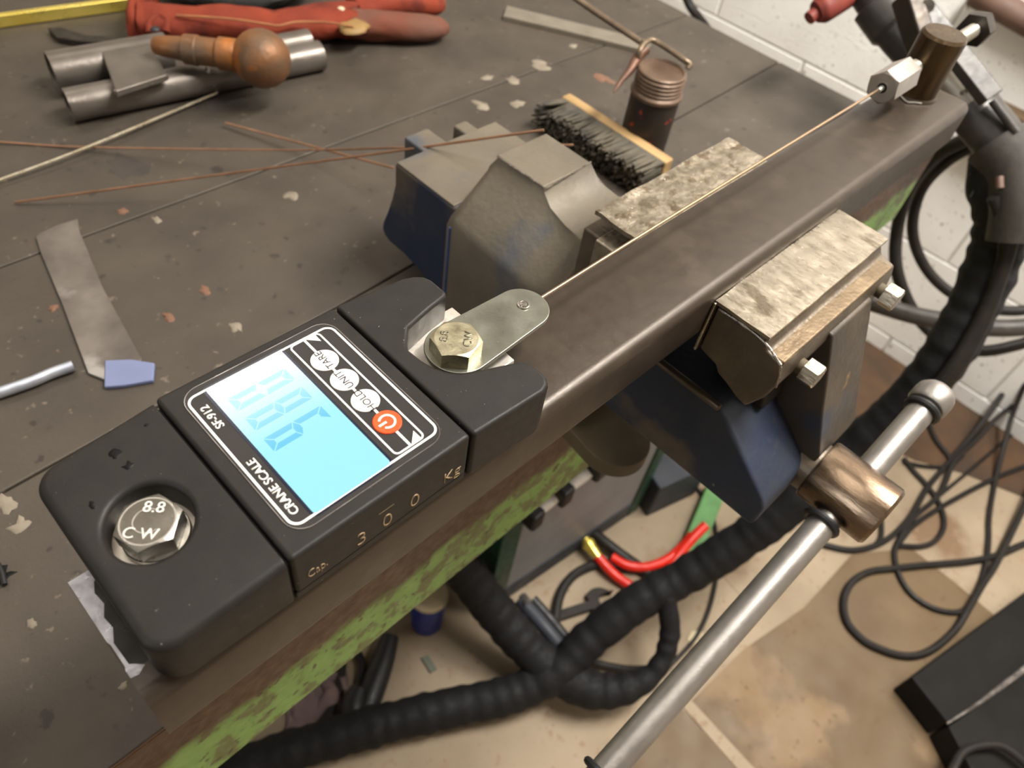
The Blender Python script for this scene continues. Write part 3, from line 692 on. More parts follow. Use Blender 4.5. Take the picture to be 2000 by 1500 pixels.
# screw boss and tommy bar
BZ = -1.78; BX = 6.93
obj('screw_collar', cyl((BX - .02, -1.3, BZ), (BX - .02, -1.62, BZ), .33, n=40), m_iron, vs, bevel=.03)
bs = obj('screw_boss', revolve((BX, -1.55, BZ), (BX, -3, BZ), [(0, .30), (.02, .385), (.05, .40), (.88, .40), (.92, .37), (.921, .001)], 56), m_bossm, vs, ang=30)
h0, h1 = V(2.7, -2.0, -3.225), V(8.56, -2.03, -1.33)
hd = (h1 - h0).normalized()
hb = obj('tommy_bar', cyl(h0, h1, .166, n=40), m_handle, vs)
obj('bar_knob', revolve(h1 - hd * .12, h1 + hd, [(0, .17), (.02, .225), (.06, .245), (.2, .245), (.26, .235), (.32, .19), (.36, .11), (.37, .001)], 40), m_handle, hb)
obj('bar_knob', revolve(h0 + hd * .1, h0 - hd, [(0, .17), (.02, .225), (.06, .245), (.2, .245), (.26, .235), (.32, .19), (.36, .11), (.37, .001)], 40), m_handle, hb)
for t, r in ((h1 - hd * .17, .185), (V(6.93, -2.0, -1.857) - hd * .47, .19), (h0 + hd * .22, .2)):
    u, v = frame(hd)
    obj('rubber_ring', tube(circ(t, u, v, r, 20), .045, 8, 2, True), m_rubber, hb)

# ============================================================= small things on the bench
def topthing(name, bm, mat, label, cat, group=None, **k): return tag(obj(name, bm, mat, None, **k), label, cat, group)
gr = 'filler rods scattered behind the vise'
topthing('filler_rod', tube([at(30, 395, -2.95), at(400, 345, -2.35), at(700, 305, -1.45), at(1062, 254, -.2)], .019, 8, 6), m_copper,
         'copper filler rod with a bright tip, resting high on the vise anvil', 'welding rod', gr)
topthing('filler_rod', tube([at(-20, 276, -2.95), at(160, 287, -2.93), at(560, 293, -2.3), at(800, 288, -1.35), at(1120, 283, -.85)], .017, 8, 6), m_copper,
         'long brownish copper rod crossing under the others and passing behind the anvil', 'welding rod', gr)
topthing('filler_rod', tube([at(440, 240, -2.9), at(600, 283, -2.75), at(769, 328, -2.4)], .020, 8, 6), m_copper,
         'short copper rod whose end touches the corner of the vise tail', 'welding rod', gr)
topthing('filler_rod', tube([at(-15, 357, -2.9), at(170, 288, -2.86), at(424, 181, -2.9)], .024, 8, 6), m_silver,
         'bright silvery filler rod pointing at the two welded pipes', 'welding rod', gr)
bm = B()
a, b = at(-40, 43, -2.85), at(310, -4, -2.85)
d = (b - a).normalized(); sd = V(-d.y, d.x, 0)
loft([[a + sd * .075 + V(0, 0, -.14), a - sd * .075 + V(0, 0, -.14), a - sd * .075 + V(0, 0, .1), a + sd * .075 + V(0, 0, .1)],
      [b + sd * .075 + V(0, 0, -.14), b - sd * .075 + V(0, 0, -.14), b - sd * .075 + V(0, 0, .1), b + sd * .075 + V(0, 0, .1)]], bm)
topthing('brass_bar', bm, m_brass, 'shiny yellow brass bar at the far left edge of the bench', 'bar', bevel=.02)
# flat bar
bm = prism([(p.x, p.y) for p in (at(990, 12, -2.9), at(983, 32, -2.9), at(1110, 62, -2.9), at(1262, 100, -2.9), at(1275, 82, -2.9))], 2, ZB, -2.88)
topthing('flat_bar', bm, m_flat, 'light grey flat steel bar lying on the bench behind the brown pot', 'flat bar', bevel=.015)
# steel strip with blue tape
def plane_strip(pxs, z0, z1): return prism([(p.x, p.y) for p in [at(x, y, z1) for x, y in pxs]], 2, z0, z1)
st = thing('steel_strip', 'scuffed grey steel strip with blue tape around its near end', 'strip', at(200, 600, ZB))
obj('strip_body', plane_strip([(70, 462), (78, 455), (110, 440), (152, 427), (155, 450), (200, 560), (278, 702), (215, 745), (172, 728), (120, 590), (80, 495)], ZB + .003, ZB + .05), m_strip, st, smooth=False, bevel=.008)
obj('tape_end', plane_strip([(204, 703), (255, 701), (302, 708), (299, 742), (240, 752), (203, 755)], ZB + .003, ZB + .075), m_bluetape, st, smooth=False, bevel=.02)
topthing('bent_rod', tube([at(-10, 770, -2.9), at(60, 746, -2.9), at(100, 729, -2.9), at(143, 714, -2.9)], .075, 12, 6), m_alu2, 'bright curved aluminium rod at the left edge of the bench', 'rod')
topthing('steel_sliver', tube([at(-6, 1100, -2.95), at(4, 1120, -2.95), at(9, 1142, -2.95)], .03, 8, 6), m_rubber, 'small dark hooked offcut at the left edge below the putty spots', 'offcut')
bm = prism([(p.x, p.y) for p in (at(94, 58, -2.9), at(118, 56, -2.9), at(170, 72, -2.9), at(330, 78, -2.9), at(330, 92, -2.9), at(160, 84, -2.9), at(112, 76, -2.9))], 2, ZB, -2.86)
topthing('bent_strip', bm, m_darknut, 'dark curved steel strip lying behind the welded pipes', 'strip', bevel=.015)

# welded pipes with plate
wp = thing('welded_pipes', 'two grey steel pipes side by side with a square plate welded across them', 'pipe offcut', at(330, 150, ZB))
def hollow(p0, p1, r, mat, name, par, wall=.05):
    p0 = Vector(p0); p1 = Vector(p1); u, v = frame(p1 - p0)
    return obj(name, loft([circ(p0, u, v, r, 36), circ(p1, u, v, r, 36), circ(p1, u, v, r - wall, 36), circ(p0, u, v, r - wall, 36)], closed=True), mat, par, ang=40)
q0, q1 = at(133, 206, -2.70), at(626, 108, -2.72)
hollow(q0, q1, .29, m_pipe, 'pipe', wp)
qd = (q1 - q0).normalized(); qs = V(-qd.y, qd.x, 0)
if qs.y < 0: qs = -qs
a0 = at(102, 143, -2.6)
hollow(a0, a0 + qd * 2.1, .37, m_pipe, 'pipe', wp)
a1 = at(560, 89, -2.62); hollow(a1 - qd * 1.2, at(604, 80, -2.62), .24, m_pipe, 'pipe', wp)
pl = [at(x, y, -2.28) for x, y in ((196, 94), (287, 74), (326, 146), (226, 178))]
bm = prism([(p.x, p.y) for p in pl], 2, -2.40, -2.28)
obj('square_plate', bm, m_pipe, wp, bevel=.02)
obj('weld_bead', tube([at(224, 180, -2.34), at(260, 172, -2.36), at(300, 160, -2.36), at(327, 149, -2.36)], .045, 8, 6, rf=lambda s, t: 1 + .35 * math.sin(s * 40)), m_weld, wp)
obj('weld_bead', tube([at(402, 124, -2.42), at(407, 140, -2.5), at(413, 152, -2.62), at(420, 168, -2.75)], .04, 8, 6), m_weld, wp)
# rusty ball joint
b0, b1_ = at(300, 88, -2.05), at(520, 116, -2.02)
bd = (b1_ - b0).normalized(); L = (b1_ - b0).length
prof = [(0, .13), (.04, .16), (.25, .19), (.55, .215), (.57, .26), (.8, .27), (.82, .25), (1.15, .25), (1.2, .29), (1.5, .29), (1.56, .25), (L - .50, .26)]
for k in range(0, 13):
    a = math.radians(-62 + 152 * k / 12); prof.append((L - .08 + .52 * math.sin(a), .52 * math.cos(a)))
topthing('ball_joint', revolve(b0, b1_, prof, 40), m_rust, 'rusty orange ball joint with a turned stem resting on the pipes', 'ball joint', ang=35)

# glove
gl = thing('work_glove', 'red leather gauntlet glove lying behind the pipes', 'glove', at(560, 60, ZB))
def sleeve(px, mat, name, par, n=20, lab=None):
    rings = []
    pp = spline([p for p, a, b in px], 4); ab = spline([V(a, b, 0) for p, a, b in px], 4)
    P = [(p, q.x, q.y) for p, q in zip(pp, ab)]
    C = [p for p, a, b in P]
    for i, (p, a, b) in enumerate(P):
        d = (C[min(i + 1, len(C) - 1)] - C[max(i - 1, 0)]); d.z = 0; d.normalize(); sd = V(-d.y, d.x, 0)
        ring = []
        for k in range(n):
            t = 2 * math.pi * k / n
            q = 1 + .16 * noise.noise((i * .22, math.cos(t) * 1.5, math.sin(t) * 1.5 + len(px))) + .08 * noise.noise((i * .6, math.cos(t) * 3, math.sin(t) * 3))
            ring.append(p + sd * (a * math.cos(t) * q) + V(0, 0, b * math.sin(t) * q))
        rings.append(ring)
    return obj(name, loft(rings), mat, par, ang=70, label=lab)
zg = ZB + .36
sleeve([(at(276, 44, zg), .40, .36), (at(300, 45, zg), .44, .36), (at(350, 46, zg), .42, .35), (at(400, 47, zg), .40, .36), (at(450, 47, zg), .40, .37), (at(500, 50, zg), .38, .33), (at(540, 51, zg), .36, .30), (at(580, 48, zg), .42, .31),
        (at(625, 42, zg), .50, .32), (at(665, 38, zg), .52, .33), (at(700, 40, zg), .48, .31)], m_glove, 'gauntlet', gl)
sleeve([(at(690, 44, zg), .40, .30), (at(730, 48, zg), .40, .29), (at(780, 52, zg - .02), .36, .27), (at(830, 54, zg - .04), .32, .25), (at(860, 53, zg - .06), .26, .21), (at(874, 53, zg - .08), .12, .1)], m_glove2, 'finger', gl, lab='sooty brown leather fingers')
sleeve([(at(690, 20, zg), .34, .30), (at(730, 12, zg), .32, .28), (at(790, 8, zg), .28, .26), (at(840, 9, zg), .26, .24), (at(862, 10, zg), .2, .18), (at(870, 11, zg), .08, .08)], m_glove, 'finger', gl)
sleeve([(at(262, 66, zg - .1), .12, .3), (at(262, 50, zg), .13, .34), (at(266, 25, zg + .05), .14, .36), (at(285, 2, zg), .14, .32), (at(300, -16, zg), .12, .28)], m_glove, 'cuff', gl)
obj('cuff_loop', tube([at(292, 64, zg + .05), at(292, 44, zg + .18), at(310, 32, zg + .24), at(326, 40, zg + .2), at(324, 62, zg + .05)], .075, 8, 6), m_glove, gl)
obj('cuff_opening', blob((at(302, 52, zg + .36).x, at(302, 52, zg + .36).y, zg + .30), .10, .09, .06, 3), m_rubber, gl)
obj('piping', tube([at(345, 30, zg + .31), at(400, 33, zg + .33), at(460, 38, zg + .34), at(520, 47, zg + .29), at(545, 50, zg + .27), at(580, 43, zg + .29), at(640, 44, zg + .31), at(690, 52, zg + .27)], .022, 8, 6), m_piping, gl)
p = at(692, 44, zg + .26); obj('finger_patch', blob((p.x, p.y, zg + .15), .34, .28, .12, 5, .5), m_patch, gl)
p = at(666, 17, zg + .3); obj('knuckle_tag', blob((p.x, p.y, zg + .22), .12, .1, .12, 8, .3), m_cream, gl)
bm = B(); c = at(465, -18, ZB)
rings = []
for i in range(12):
    a = math.pi * (i + .3) / 11.6; ring = []
    for k in range(40):
        t = 2 * math.pi * k / 40
        q = 1 + .09 * noise.noise((math.cos(t) * 2.4, math.sin(t) * 2.4, i * .7)) + random.uniform(-.02, .02)
        ring.append((c.x + 2.35 * math.sin(a) * math.cos(t) * q * .75 + 1.4 * 0, c.y + 1.75 * math.sin(a) * math.sin(t) * q, ZB + .42 - .42 * math.cos(a) * q))
    rings.append(ring)
topthing('cloth_pad', loft(rings), m_fuzzy, 'black fuzzy cloth pad heaped behind the red glove', 'cloth', ang=80)

# brown pot
pc = at(1268, 292, ZB); px_, py_ = 12.2, 5.12
pot = thing('threaded_pot', 'dark brown threaded metal pot standing on the bench behind the brush', 'pot', (px_, py_, ZB))
obj('pot_body', revolve((px_, py_, ZB), (px_, py_, 0), [(0, .45), (.03, .475), (1.2, .475), (1.25, .46)], 48), m_can, pot)
prof = [(1.22, .46), (1.24, .50), (1.30, .505), (1.33, .48), (1.35, .455)]
t = 1.36
while t < 1.66: prof += [(t, .455), (t + .02, .475), (t + .04, .475), (t + .06, .455)]; t += .075
prof += [(1.70, .46), (1.72, .44), (1.72, .40), (1.69, .38), (1.68, .001)]
obj('threaded_neck', revolve((px_, py_, ZB), (px_, py_, 0), prof, 48), m_canrim, pot, ang=30)
# chipping hammer
zh = -1.12
ch = thing('chipping_hammer', 'bent rod chipping hammer with a pointed head hooked over the brown pot', 'hammer', at(1290, 100, zh - .1))
obj('rod_handle', tube([at(1118, -8, zh + .35), at(1185, 38, zh + .2), at(1252, 82, zh + .06)], .062, 12, 8), m_hammer, ch)
obj('rod_loop', tube([at(1247, 112, zh - .12), at(1250, 98, zh), at(1260, 84, zh + .06), at(1276, 79, zh + .05), at(1310, 99, zh), at(1336, 117, zh - .05), at(1347, 126, zh - .1), at(1343, 134, zh - .16)], .055, 12, 8), m_hammer, ch)
obj('pointed_head', tube([at(1262, 96, zh - .05), at(1246, 112, zh - .16), at(1230, 138, zh - .3), at(1212, 160, zh - .4), at(1199, 180, zh - .48)], .095, 12, 8, rf=lambda s, t: 1.0 if t < .35 else 1.0 - .85 * (t - .35) / .65), m_hammerhead, ch)
# wire brush lying on its side
br = thing('wire_brush', 'sooty brush with a pale wooden back lying on its side behind the vise', 'brush', (11.5, 5.6, ZB))
w0, w1 = at(1100, 190, -2.45), at(1300, 318, -2.45)
bd2 = (w1 - w0); bd2.z = 0; bl = bd2.length; bd2.normalize(); bn = V(bd2.y, -bd2.x, 0)
if bn.x > 0: bn = -bn
def bp(s, o, z): return w0 + bd2 * s + bn * o + V(0, 0, z - w0.z)
obj('wooden_back', loft([[bp(s, o, z) for o, z in ((0, -2.97), (0, -2.45), (-.26, -2.45), (-.26, -2.97))] for s in (-.05, bl)]), m_wood, br, bevel=.03)
bm = B()
for i in range(70):
    for j in range(8):
        s = .05 + (bl - .12) * i / 69 + random.uniform(-.02, .02); z = -2.92 + .44 * j / 7
        ln_ = .62 + random.uniform(-.06, .06)
        p0 = bp(s, 0, z); p1 = bp(s + random.uniform(-.08, .08) - (.2 if i < 4 else 0), ln_, z + random.uniform(-.06, .05))
        p1.z = max(p1.z, ZB + .02)
        cyl(p0, p1, .036, .022, 5, bm)
o = obj('bristles', bm, m_bristle, br, ang=60); o['kind'] = 'stuff'

# ============================================================= torch hose assembly, top right
th = thing('extraction_hose', 'black sleeved hose on a clamped dark tool body, trailing to the floor', 'hose', at(1560, 980, ZF))
dpts = [(1700, -20, 16.2), (1722, 12, 16.2), (1760, 62, 16.1), (1800, 105, 16.0)]
P = [dep(*q) for q in dpts]
obj('tool_body', tube(P, .52, 28, 8, rf=lambda s, t: (.84 if t < .22 else 1.06 if t < .62 else .92)), m_grip, th)
obj('tool_barrel', tube([dep(1795, 100, 16), dep(1850, 150, 15.9), dep(1895, 205, 15.8)], .48, 28, 8), m_flat, th)
obj('knurled_ring', tube([dep(1888, 196, 15.85), dep(1905, 220, 15.8)], .5, 28, 4, rf=lambda s, t: 1), m_grip, th)
obj('tool_neck', tube([dep(1900, 213, 15.8), dep(1945, 268, 15.7), dep(1965, 300, 15.7)], .49, 28, 6), m_grip, th)
def barbox(p0, p1, sidev, hw, th_):
    p0 = Vector(p0); p1 = Vector(p1); d = (p1 - p0).normalized(); s = (Vector(sidev) - d * d.dot(Vector(sidev))).normalized(); n = d.cross(s)
    return loft([[p + s * hw + n * th_, p - s * hw + n * th_, p - s * hw - n * th_, p + s * hw - n * th_] for p in (p0, p1)])
cl = obj('square_bar', barbox(dep(1792, 8, 15.0), dep(1936, 192, 14.9), RX, .20, .14), m_grip, th, bevel=.03)
obj('clamp_lug', barbox(dep(1768, -12, 15.0), dep(1800, 92, 15.0), RX, .17, .30), m_darknut, th, bevel=.06)
obj('clamp_screw', cyl(dep(1805, 16, 14.9), dep(1812, 12, 14.7), .13, n=20), m_darknut, cl)
obj('support_tube', tube([dep(1938, 196, 15.1), dep(1985, 258, 15.1)], .09, 14, 4), m_grip, th)
obj('clamp_screw', cyl(dep(1880, 181, 15.2), dep(1886, 179, 15.0), .055, n=16), m_edge, th)
rdl = obj('lever_grip', tube([dep(1720, -70, 16.4), dep(1660, -18, 16.3), dep(1615, 12, 16.2), dep(1594, 24, 16.2)], .30, 20, 8, rf=lambda s, t: 1 if t < .8 else (1 - (t - .8) * 1.2)), m_redgrip, th, label='red rubber lever grip')
obj('grip_tip', tube([dep(1592, 26, 16.2), dep(1580, 36, 16.2)], .14, 14, 4), m_redgrip, rdl)
obj('tape_wrap', tube([dep(1948, 275, 15.7), dep(1985, 330, 15.6), dep(1995, 400, 15.6), dep(1985, 470, 15.8)], .56, 24, 8, rf=lambda s, t: 1.1 - .1 * t), m_tape, th)
hz = [(1955, 300, 15.9), (1945, 360, 16.1), (1955, 440, 16.4), (1935, 520, 16.8), (1895, 610, 17.2), (1840, 705, 17.8), (1770, 790, 18.6), (1690, 860, 19.4), (1600, 940, 20.3), (1510, 1012, 21.0), (1420, 1075, 21.6), (1330, 1130, 22.0), (1240, 1180, 22.1), (1150, 1250, 22.2), (1090, 1310, 22.1), (1000, 1355, 22.0), (880, 1390, 22.0), (760, 1425, 21.8), (640, 1465, 21.5), (520, 1505, 21.0), (400, 1560, 20.6)]
def clampz(p, r): return V(p.x, p.y, max(p.z, ZF + r + .02))
obj('hose_sleeve', tube([clampz(dep(*q), .66) for q in hz], .55, 20, 16, rf=lambda s, t: 1.0 + .03 * math.sin(s * 12 + 3 * noise.noise((s * .5, 1, 1))) + .09 * noise.noise((s * 1.3, 0, 0)) + .05 * noise.noise((s * 4, 7, 0))), m_sleeve, th)
for k, off in enumerate(((.42, 0), (.36, 18), (.44, 32))):
    q = [(1950 + off[1] - 10, 385, 15.5), (1962 + off[1] * .5, 460, 15.8), (1950 + off[1] * .2, 540, 16.2), (1905 + off[1] * .4, 640, 16.7), (1845 + off[1] * .5, 735, 17.2), (1770 + off[1] * .5, 815, 18.0)]
    obj('inner_cable', tube([dep(*a) for a in q], .13, 12, 8), m_cable, th)
obj('hose_clip', cyl(dep(1952, 345, 15.2), dep(1953, 368, 15.2), .075, n=14), m_copperpipe, th)
bm = B()
for q in ([(1905, 330), (1912, 350), (1905, 365), (1895, 385)], [(1912, 340), (1916, 365), (1908, 385)], [(1925, 350), (1930, 380), (1926, 400)], [(1900, 335), (1890, 345)]):
    tube([dep(x, y, 16) for x, y in q], .012, 5, 5, bm=bm)
o = obj('frayed_threads', bm, m_cable, th); o['kind'] = 'stuff'
obj('hose_loop', tube([clampz(dep(*q), .7) for q in ((870, 1075, 21), (910, 1120, 21.5), (960, 1185, 22), (1020, 1255, 22.2), (1080, 1310, 22.2), (1150, 1345, 22.1), (1220, 1345, 22.0), (1280, 1310, 22), (1308, 1240, 22), (1300, 1160, 21.8))], .58, 18, 16,
         rf=lambda s, t: (1 if t < .55 else max(.5, 1 - (t - .55) * 2)) + .03 * math.sin(s * 12 + 3 * noise.noise((s * .5, 2, 1))) + .08 * noise.noise((s * 1.3, 3, 0)) + .05 * noise.noise((s * 4, 5, 0))), m_sleeve, th)

# ============================================================= coiled hoses by the wall
gc = 'cable coils hanging in front of the white wall'
topthing('cable_coil', tube([dep(*q) for q in ((1935, 255, 17.5), (1880, 275, 18), (1820, 310, 19), (1775, 370, 20), (1752, 450, 21), (1752, 530, 21.5), (1785, 610, 22), (1840, 665, 22), (1905, 685, 22), (1970, 678, 22), (2040, 650, 22), (2200, 540, 21.5), (2260, 400, 21), (2200, 280, 20))], .17, 14, 8), m_cable,
         'outer loop of thick black cable in front of the white wall', 'cable')
topthing('cable_coil', tube([dep(*q) for q in ((1930, 270, 17.8), (1850, 315, 19), (1800, 370, 20.3), (1782, 440, 21.2), (1795, 500, 21.8), (1830, 550, 22), (1880, 585, 22), (1940, 605, 22), (2030, 598, 22), (2150, 520, 21.6), (2200, 400, 21), (2150, 300, 20))], .15, 14, 8), m_cable,
         'inner loop of thick black cable in front of the white wall', 'cable')
topthing('cable_coil', tube([dep(*q) for q in ((1680, 583, 20.4), (1730, 600, 20.5), (1790, 617, 20.6), (1850, 628, 20.7), (1920, 640, 20.8), (2030, 636, 20.8), (2250, 600, 21), (2500, 480, 21.5))], .24, 16, 8), m_grip,
         'dark grey hose running level just right of the bright front jaw', 'hose')
topthing('cable_coil', tube([dep(*q) for q in ((1938, 420, 17.4), (1915, 500, 18.2), (1880, 580, 19), (1862, 640, 19.5)) ], .13, 12, 8), m_cable,
         'straight black cable beside the sleeved hose below its tape', 'cable')
topthing('wall_cable', tube([dep(1325, -40, 24), dep(1340, -5, 24), dep(1352, 18, 24), dep(1375, 48, 24.4), dep(1420, 110, 26)], .14, 10, 6), m_cable, 'dark cable hanging against the white wall at the top behind the bench', 'cable')
def floorcable(pts, r, lab, sub=8, g='thin black cables tangled on the floor'):
    P = []
    for q in pts:
        p = at(q[0], q[1], ZF + r + .03 + (q[2] if len(q) > 2 else 0)); P.append(p)
    return topthing('floor_cable', tube(P, r, 10, sub), m_cable, lab, 'cable', g)
floorcable([(2200, 420, 7), (2100, 560, 5), (2010, 680, 3), (1997, 700, 2.5), (1952, 779, 1.2), (1908, 839, .4), (1855, 901), (1811, 953), (1776, 1012), (1729, 1056), (1673, 1074), (1618, 1066), (1560, 1045)], .11, 'black cable from the right edge sweeping under the vise screw boss')
floorcable([(2250, 560, 6), (2120, 670, 3), (2010, 770, 1.6), (1952, 812, .8), (1908, 858, .35), (1864, 902, .2), (1835, 965, .1), (1782, 1014, .05), (1752, 1064), (1748, 1090), (1758, 1127), (1782, 1162), (1823, 1188), (1867, 1196), (1893, 1183), (1909, 1153), (1925, 1105), (1931, 1053), (1932, 1009), (1943, 942), (1964, 860, .6), (1985, 790, 1.5), (2060, 620, 5)], .10, 'black cable making one big open loop over the brown floor patch')
floorcable([(1815, 815), (1817, 835), (1830, 862), (1852, 890), (1858, 905)], .10, 'short black cable end dropping from below the tommy bar knob')
floorcable([(1765, 895), (1785, 920), (1808, 945), (1835, 984), (1844, 1025), (1828, 1055), (1799, 1067), (1756, 1066)], .10, 'black cable hooked in a D shape beside the screw boss')
floorcable([(1765, 903), (1811, 911), (1855, 910), (1880, 890)], .08, 'thin black cable lying level right of the tommy bar')
floorcable([(2300, 820), (2150, 860), (2010, 908), (1937, 937), (1849, 984), (1788, 1024), (1756, 1060)], .10, 'black cable running straight in from the right edge at mid height')
floorcable([(1975, 850), (1893, 920), (1835, 968), (1795, 1000), (1740, 1048)], .07, 'thinnest grey black cable in the tangle', 8)
floorcable([(2300, 1000), (2150, 1015), (2012, 1058), (1952, 1083), (1893, 1096), (1805, 1104), (1747, 1110), (1697, 1117), (1662, 1140), (1648, 1175), (1655, 1215), (1685, 1249), (1720, 1268), (1760, 1280), (1795, 1279), (1829, 1263), (1867, 1228), (1893, 1186, .1), (1920, 1140, .1), (1947, 1098, .1), (2000, 990, .3), (2030, 930, .5), (2130, 780, 2)], .125, 'thick black cable in a wide loop reaching the black box')
floorcable([(1720, 995), (1722, 1020), (1721, 1048), (1712, 1062)], .09, 'short black cable end just right of the screw boss')
floorcable([(1292, 885), (1345, 935), (1385, 990), (1400, 1050), (1400, 1120), (1385, 1190), (1355, 1250), (1300, 1310)], .07, 'thin black wire hanging down past the green floor bar')
floorcable([(1090, 1300), (1088, 1240), (1085, 1215), (1095, 1160), (1125, 1120), (1175, 1100), (1225, 1110)], .16, 'black cable arched around the open spanner')
floorcable([(1310, 1230), (1315, 1270), (1295, 1300), (1240, 1308), (1180, 1300), (1130, 1285)], .13, 'black cable arc inside the U of the thick hose')
floorcable([(700, 1278), (708, 1300), (704, 1335), (695, 1365)], .13, 'dark cable behind the black pistol grip tool')
floorcable([(668, 1290), (662, 1340), (645, 1390), (610, 1440), (590, 1475)], .15, 'dark cable over the grey rag')
floorcable([(1850, 1530, 1.3), (1862, 1500, 1.35), (1880, 1470, 1.35), (1910, 1457, 1.35), (1950, 1456, 1.35), (1982, 1474, 1.35), (2012, 1500, 1.35)], .12, 'grey black cable arched over the black box at the bottom right corner')

# ============================================================= under and beside the bench
mc = thing('grey_machine', 'grey and dark green machine standing on the floor below the bench', 'machine', at(1050, 1130, ZF))
f0, f1 = at(983, 1176, ZF), at(1225, 1010, ZF)
fd = (f1 - f0); fl_ = fd.length; fd.normalize(); fn = V(-fd.y, fd.x, 0)
if fn.y < 0: fn = -fn
def fbox(s0, s1, n0, n1, z0, z1): return loft([[f0 + fd * s + fn * n + V(0, 0, z) for s, n in ((s0, n0), (s1, n0), (s1, n1), (s0, n1))] for z in (z0, z1)])
obj('cabinet', fbox(0, fl_, .06, 5.5, 0.9, 6.5), m_machine, mc, bevel=.06)
obj('plinth', fbox(0, fl_, .02, 5.5, 0, .9), m_machined, mc, bevel=.04)
obj('side_panel', fbox(-.75, 0, 0, 5.5, 0, 6.6), m_dgreen, mc, bevel=.05)
obj('side_panel', fbox(fl_, fl_ + .5, 0, 5.5, 0, 6.6), m_dgreen, mc, bevel=.05)
hl = [dep(1040, 1008, 19.5), dep(1098, 962, 19.5), dep(1165, 912, 19.5)]
for p in hl: obj('handle_mount', barbox(p - V(.22, .0, 0), p + V(.22, 0, 0), (0, 1, 0), .26, .34), m_rubber, mc, bevel=.1, seg=3)
for a, b in ((hl[0], hl[1]), (hl[1], hl[2])): obj('white_bar', cyl(a + (b - a) * .2, b - (b - a) * .2, .14, n=16), m_whiteplas, mc)
obj('star_rivet', blob((at(965, 1095, ZF + 3).x, at(965, 1095, ZF + 3).y, ZF + 3), .06, .06, .05, 2), m_edge, mc)
gb = [at(1398, 955, ZF + .3), at(1325, 1135, ZF + .3)]
topthing('green_floor_bar', barbox(gb[0], gb[1], (1, 0, 0), .36, .28), m_green, 'light green painted bar lying on the floor below the vise', 'bar', bevel=.05)
g2 = at(1345, 985, ZF) + V(1.2, .3, 0)
topthing('green_box', loft([[g2 + V(a, b, z) for a, b in ((0, 0), (1.7, .2), (1.5, 2.6), (-.2, 2.4))] for z in (0, 2.0)]), m_green, 'small green painted box on the floor behind the vise slide', 'box', bevel=.08)
g3 = at(1262, 1010, ZF)
topthing('dark_toolbox', loft([[g3 + V(a, b, z) for a, b in ((0, 0), (2.2, -.6), (3.3, 2.8), (1.2, 3.6))] for z in (0, 1.9)]), m_machined, 'dark grey toolbox between grey machine and green box', 'toolbox', bevel=.08)
rh = thing('red_hose', 'bright red hose with a brass end fitting on the floor under the vise', 'hose', at(1280, 1110, ZF))
obj('hose', tube([at(x, y, ZF + z) for x, y, z in ((1166, 1086, .5), (1195, 1118, .35), (1228, 1142, .25), (1258, 1153, .2), (1290, 1130, .3), (1325, 1085, .6), (1352, 1052, .9), (1378, 1026, 1.1))], .17, 14, 8), m_redhose, rh)
obj('hose', tube([at(x, y, ZF + z) for x, y, z in ((1195, 1088, .4), (1225, 1104, .4), (1262, 1107, .4), (1300, 1094, .45), (1330, 1070, .6), (1352, 1045, .8))], .16, 14, 8), m_redhose, rh)
ft = obj('brass_fitting', tube([at(1143, 1053, ZF + .6), at(1152, 1066, ZF + .57), at(1168, 1088, ZF + .5)], .2, 16, 4, rf=lambda s, t: .8 if t < .2 else (1.15 if t < .55 else .9 + .08 * math.sin(s * 40))), m_brass, rh)
obj('fitting_tip', cyl(at(1137, 1046, ZF + .62), at(1145, 1056, ZF + .6), .13, n=14), m_edge, ft)
topthing('black_hose_end', tube([at(1158, 1040, ZF + .4), at(1185, 1062, ZF + .4), at(1215, 1085, ZF + .3), at(1265, 1120, ZF + .2), at(1290, 1140, ZF + .2)], .2, 14, 6), m_cable, 'dark hose lying beside the red hose near the brass fitting', 'hose')
# spanner
s0, s1 = at(1058, 1211, ZF + .3), at(1160, 1178, ZF + .3)
sd_ = (s1 - s0); sd_.z = 0; sl = sd_.length; sd_.normalize(); sn = V(-sd_.y, sd_.x, 0)
hc = sl + .25
poly = [(-.3, -.15), (sl - .1, -.15)]
for a in range(-140, -20, 15): poly.append((hc + .5 * math.cos(math.radians(a)), .5 * math.sin(math.radians(a))))
poly += [(hc + .55, -.22), (hc + .12, -.2), (hc - .02, -.1), (hc - .02, .1), (hc + .12, .2), (hc + .55, .22)]
for a in range(20, 141, 15): poly.append((hc + .5 * math.cos(math.radians(a)), .5 * math.sin(math.radians(a))))
poly += [(sl - .1, .15), (-.3, .15)]
rot = math.radians(18)
def spn(a, b): 
    return s0 + sd_ * a + sn * b
bm = loft([[V(spn(a, b).x, spn(a, b).y, z) for a, b in poly] for z in (ZF + .05, ZF + .27)])
topthing('open_spanner', bm, m_spanner, 'dark open ended spanner on the floor inside the hose loops', 'spanner', smooth=False, bevel=.02)
# pliers shaped clamp
clp = thing('electrode_clamp', 'dark clamp with blue grey grips lying against the thick hose', 'clamp', at(1070, 1240, ZF))
obj('jaw', tube([at(1015, 1170, ZF + 1.6), at(1055, 1215, ZF + 1.5), at(1100, 1268, ZF + 1.3)], .22, 12, 6), m_machined, clp)
obj('jaw', tube([at(1040, 1170, ZF + 1.5), at(1080, 1215, ZF + 1.3), at(1118, 1262, ZF + 1.1)], .16, 12, 6), m_rubber, clp)
obj('spring_pin', cyl(at(1020, 1165, ZF + 1.7), at(1032, 1180, ZF + 1.8), .14, n=14), m_edge, clp)
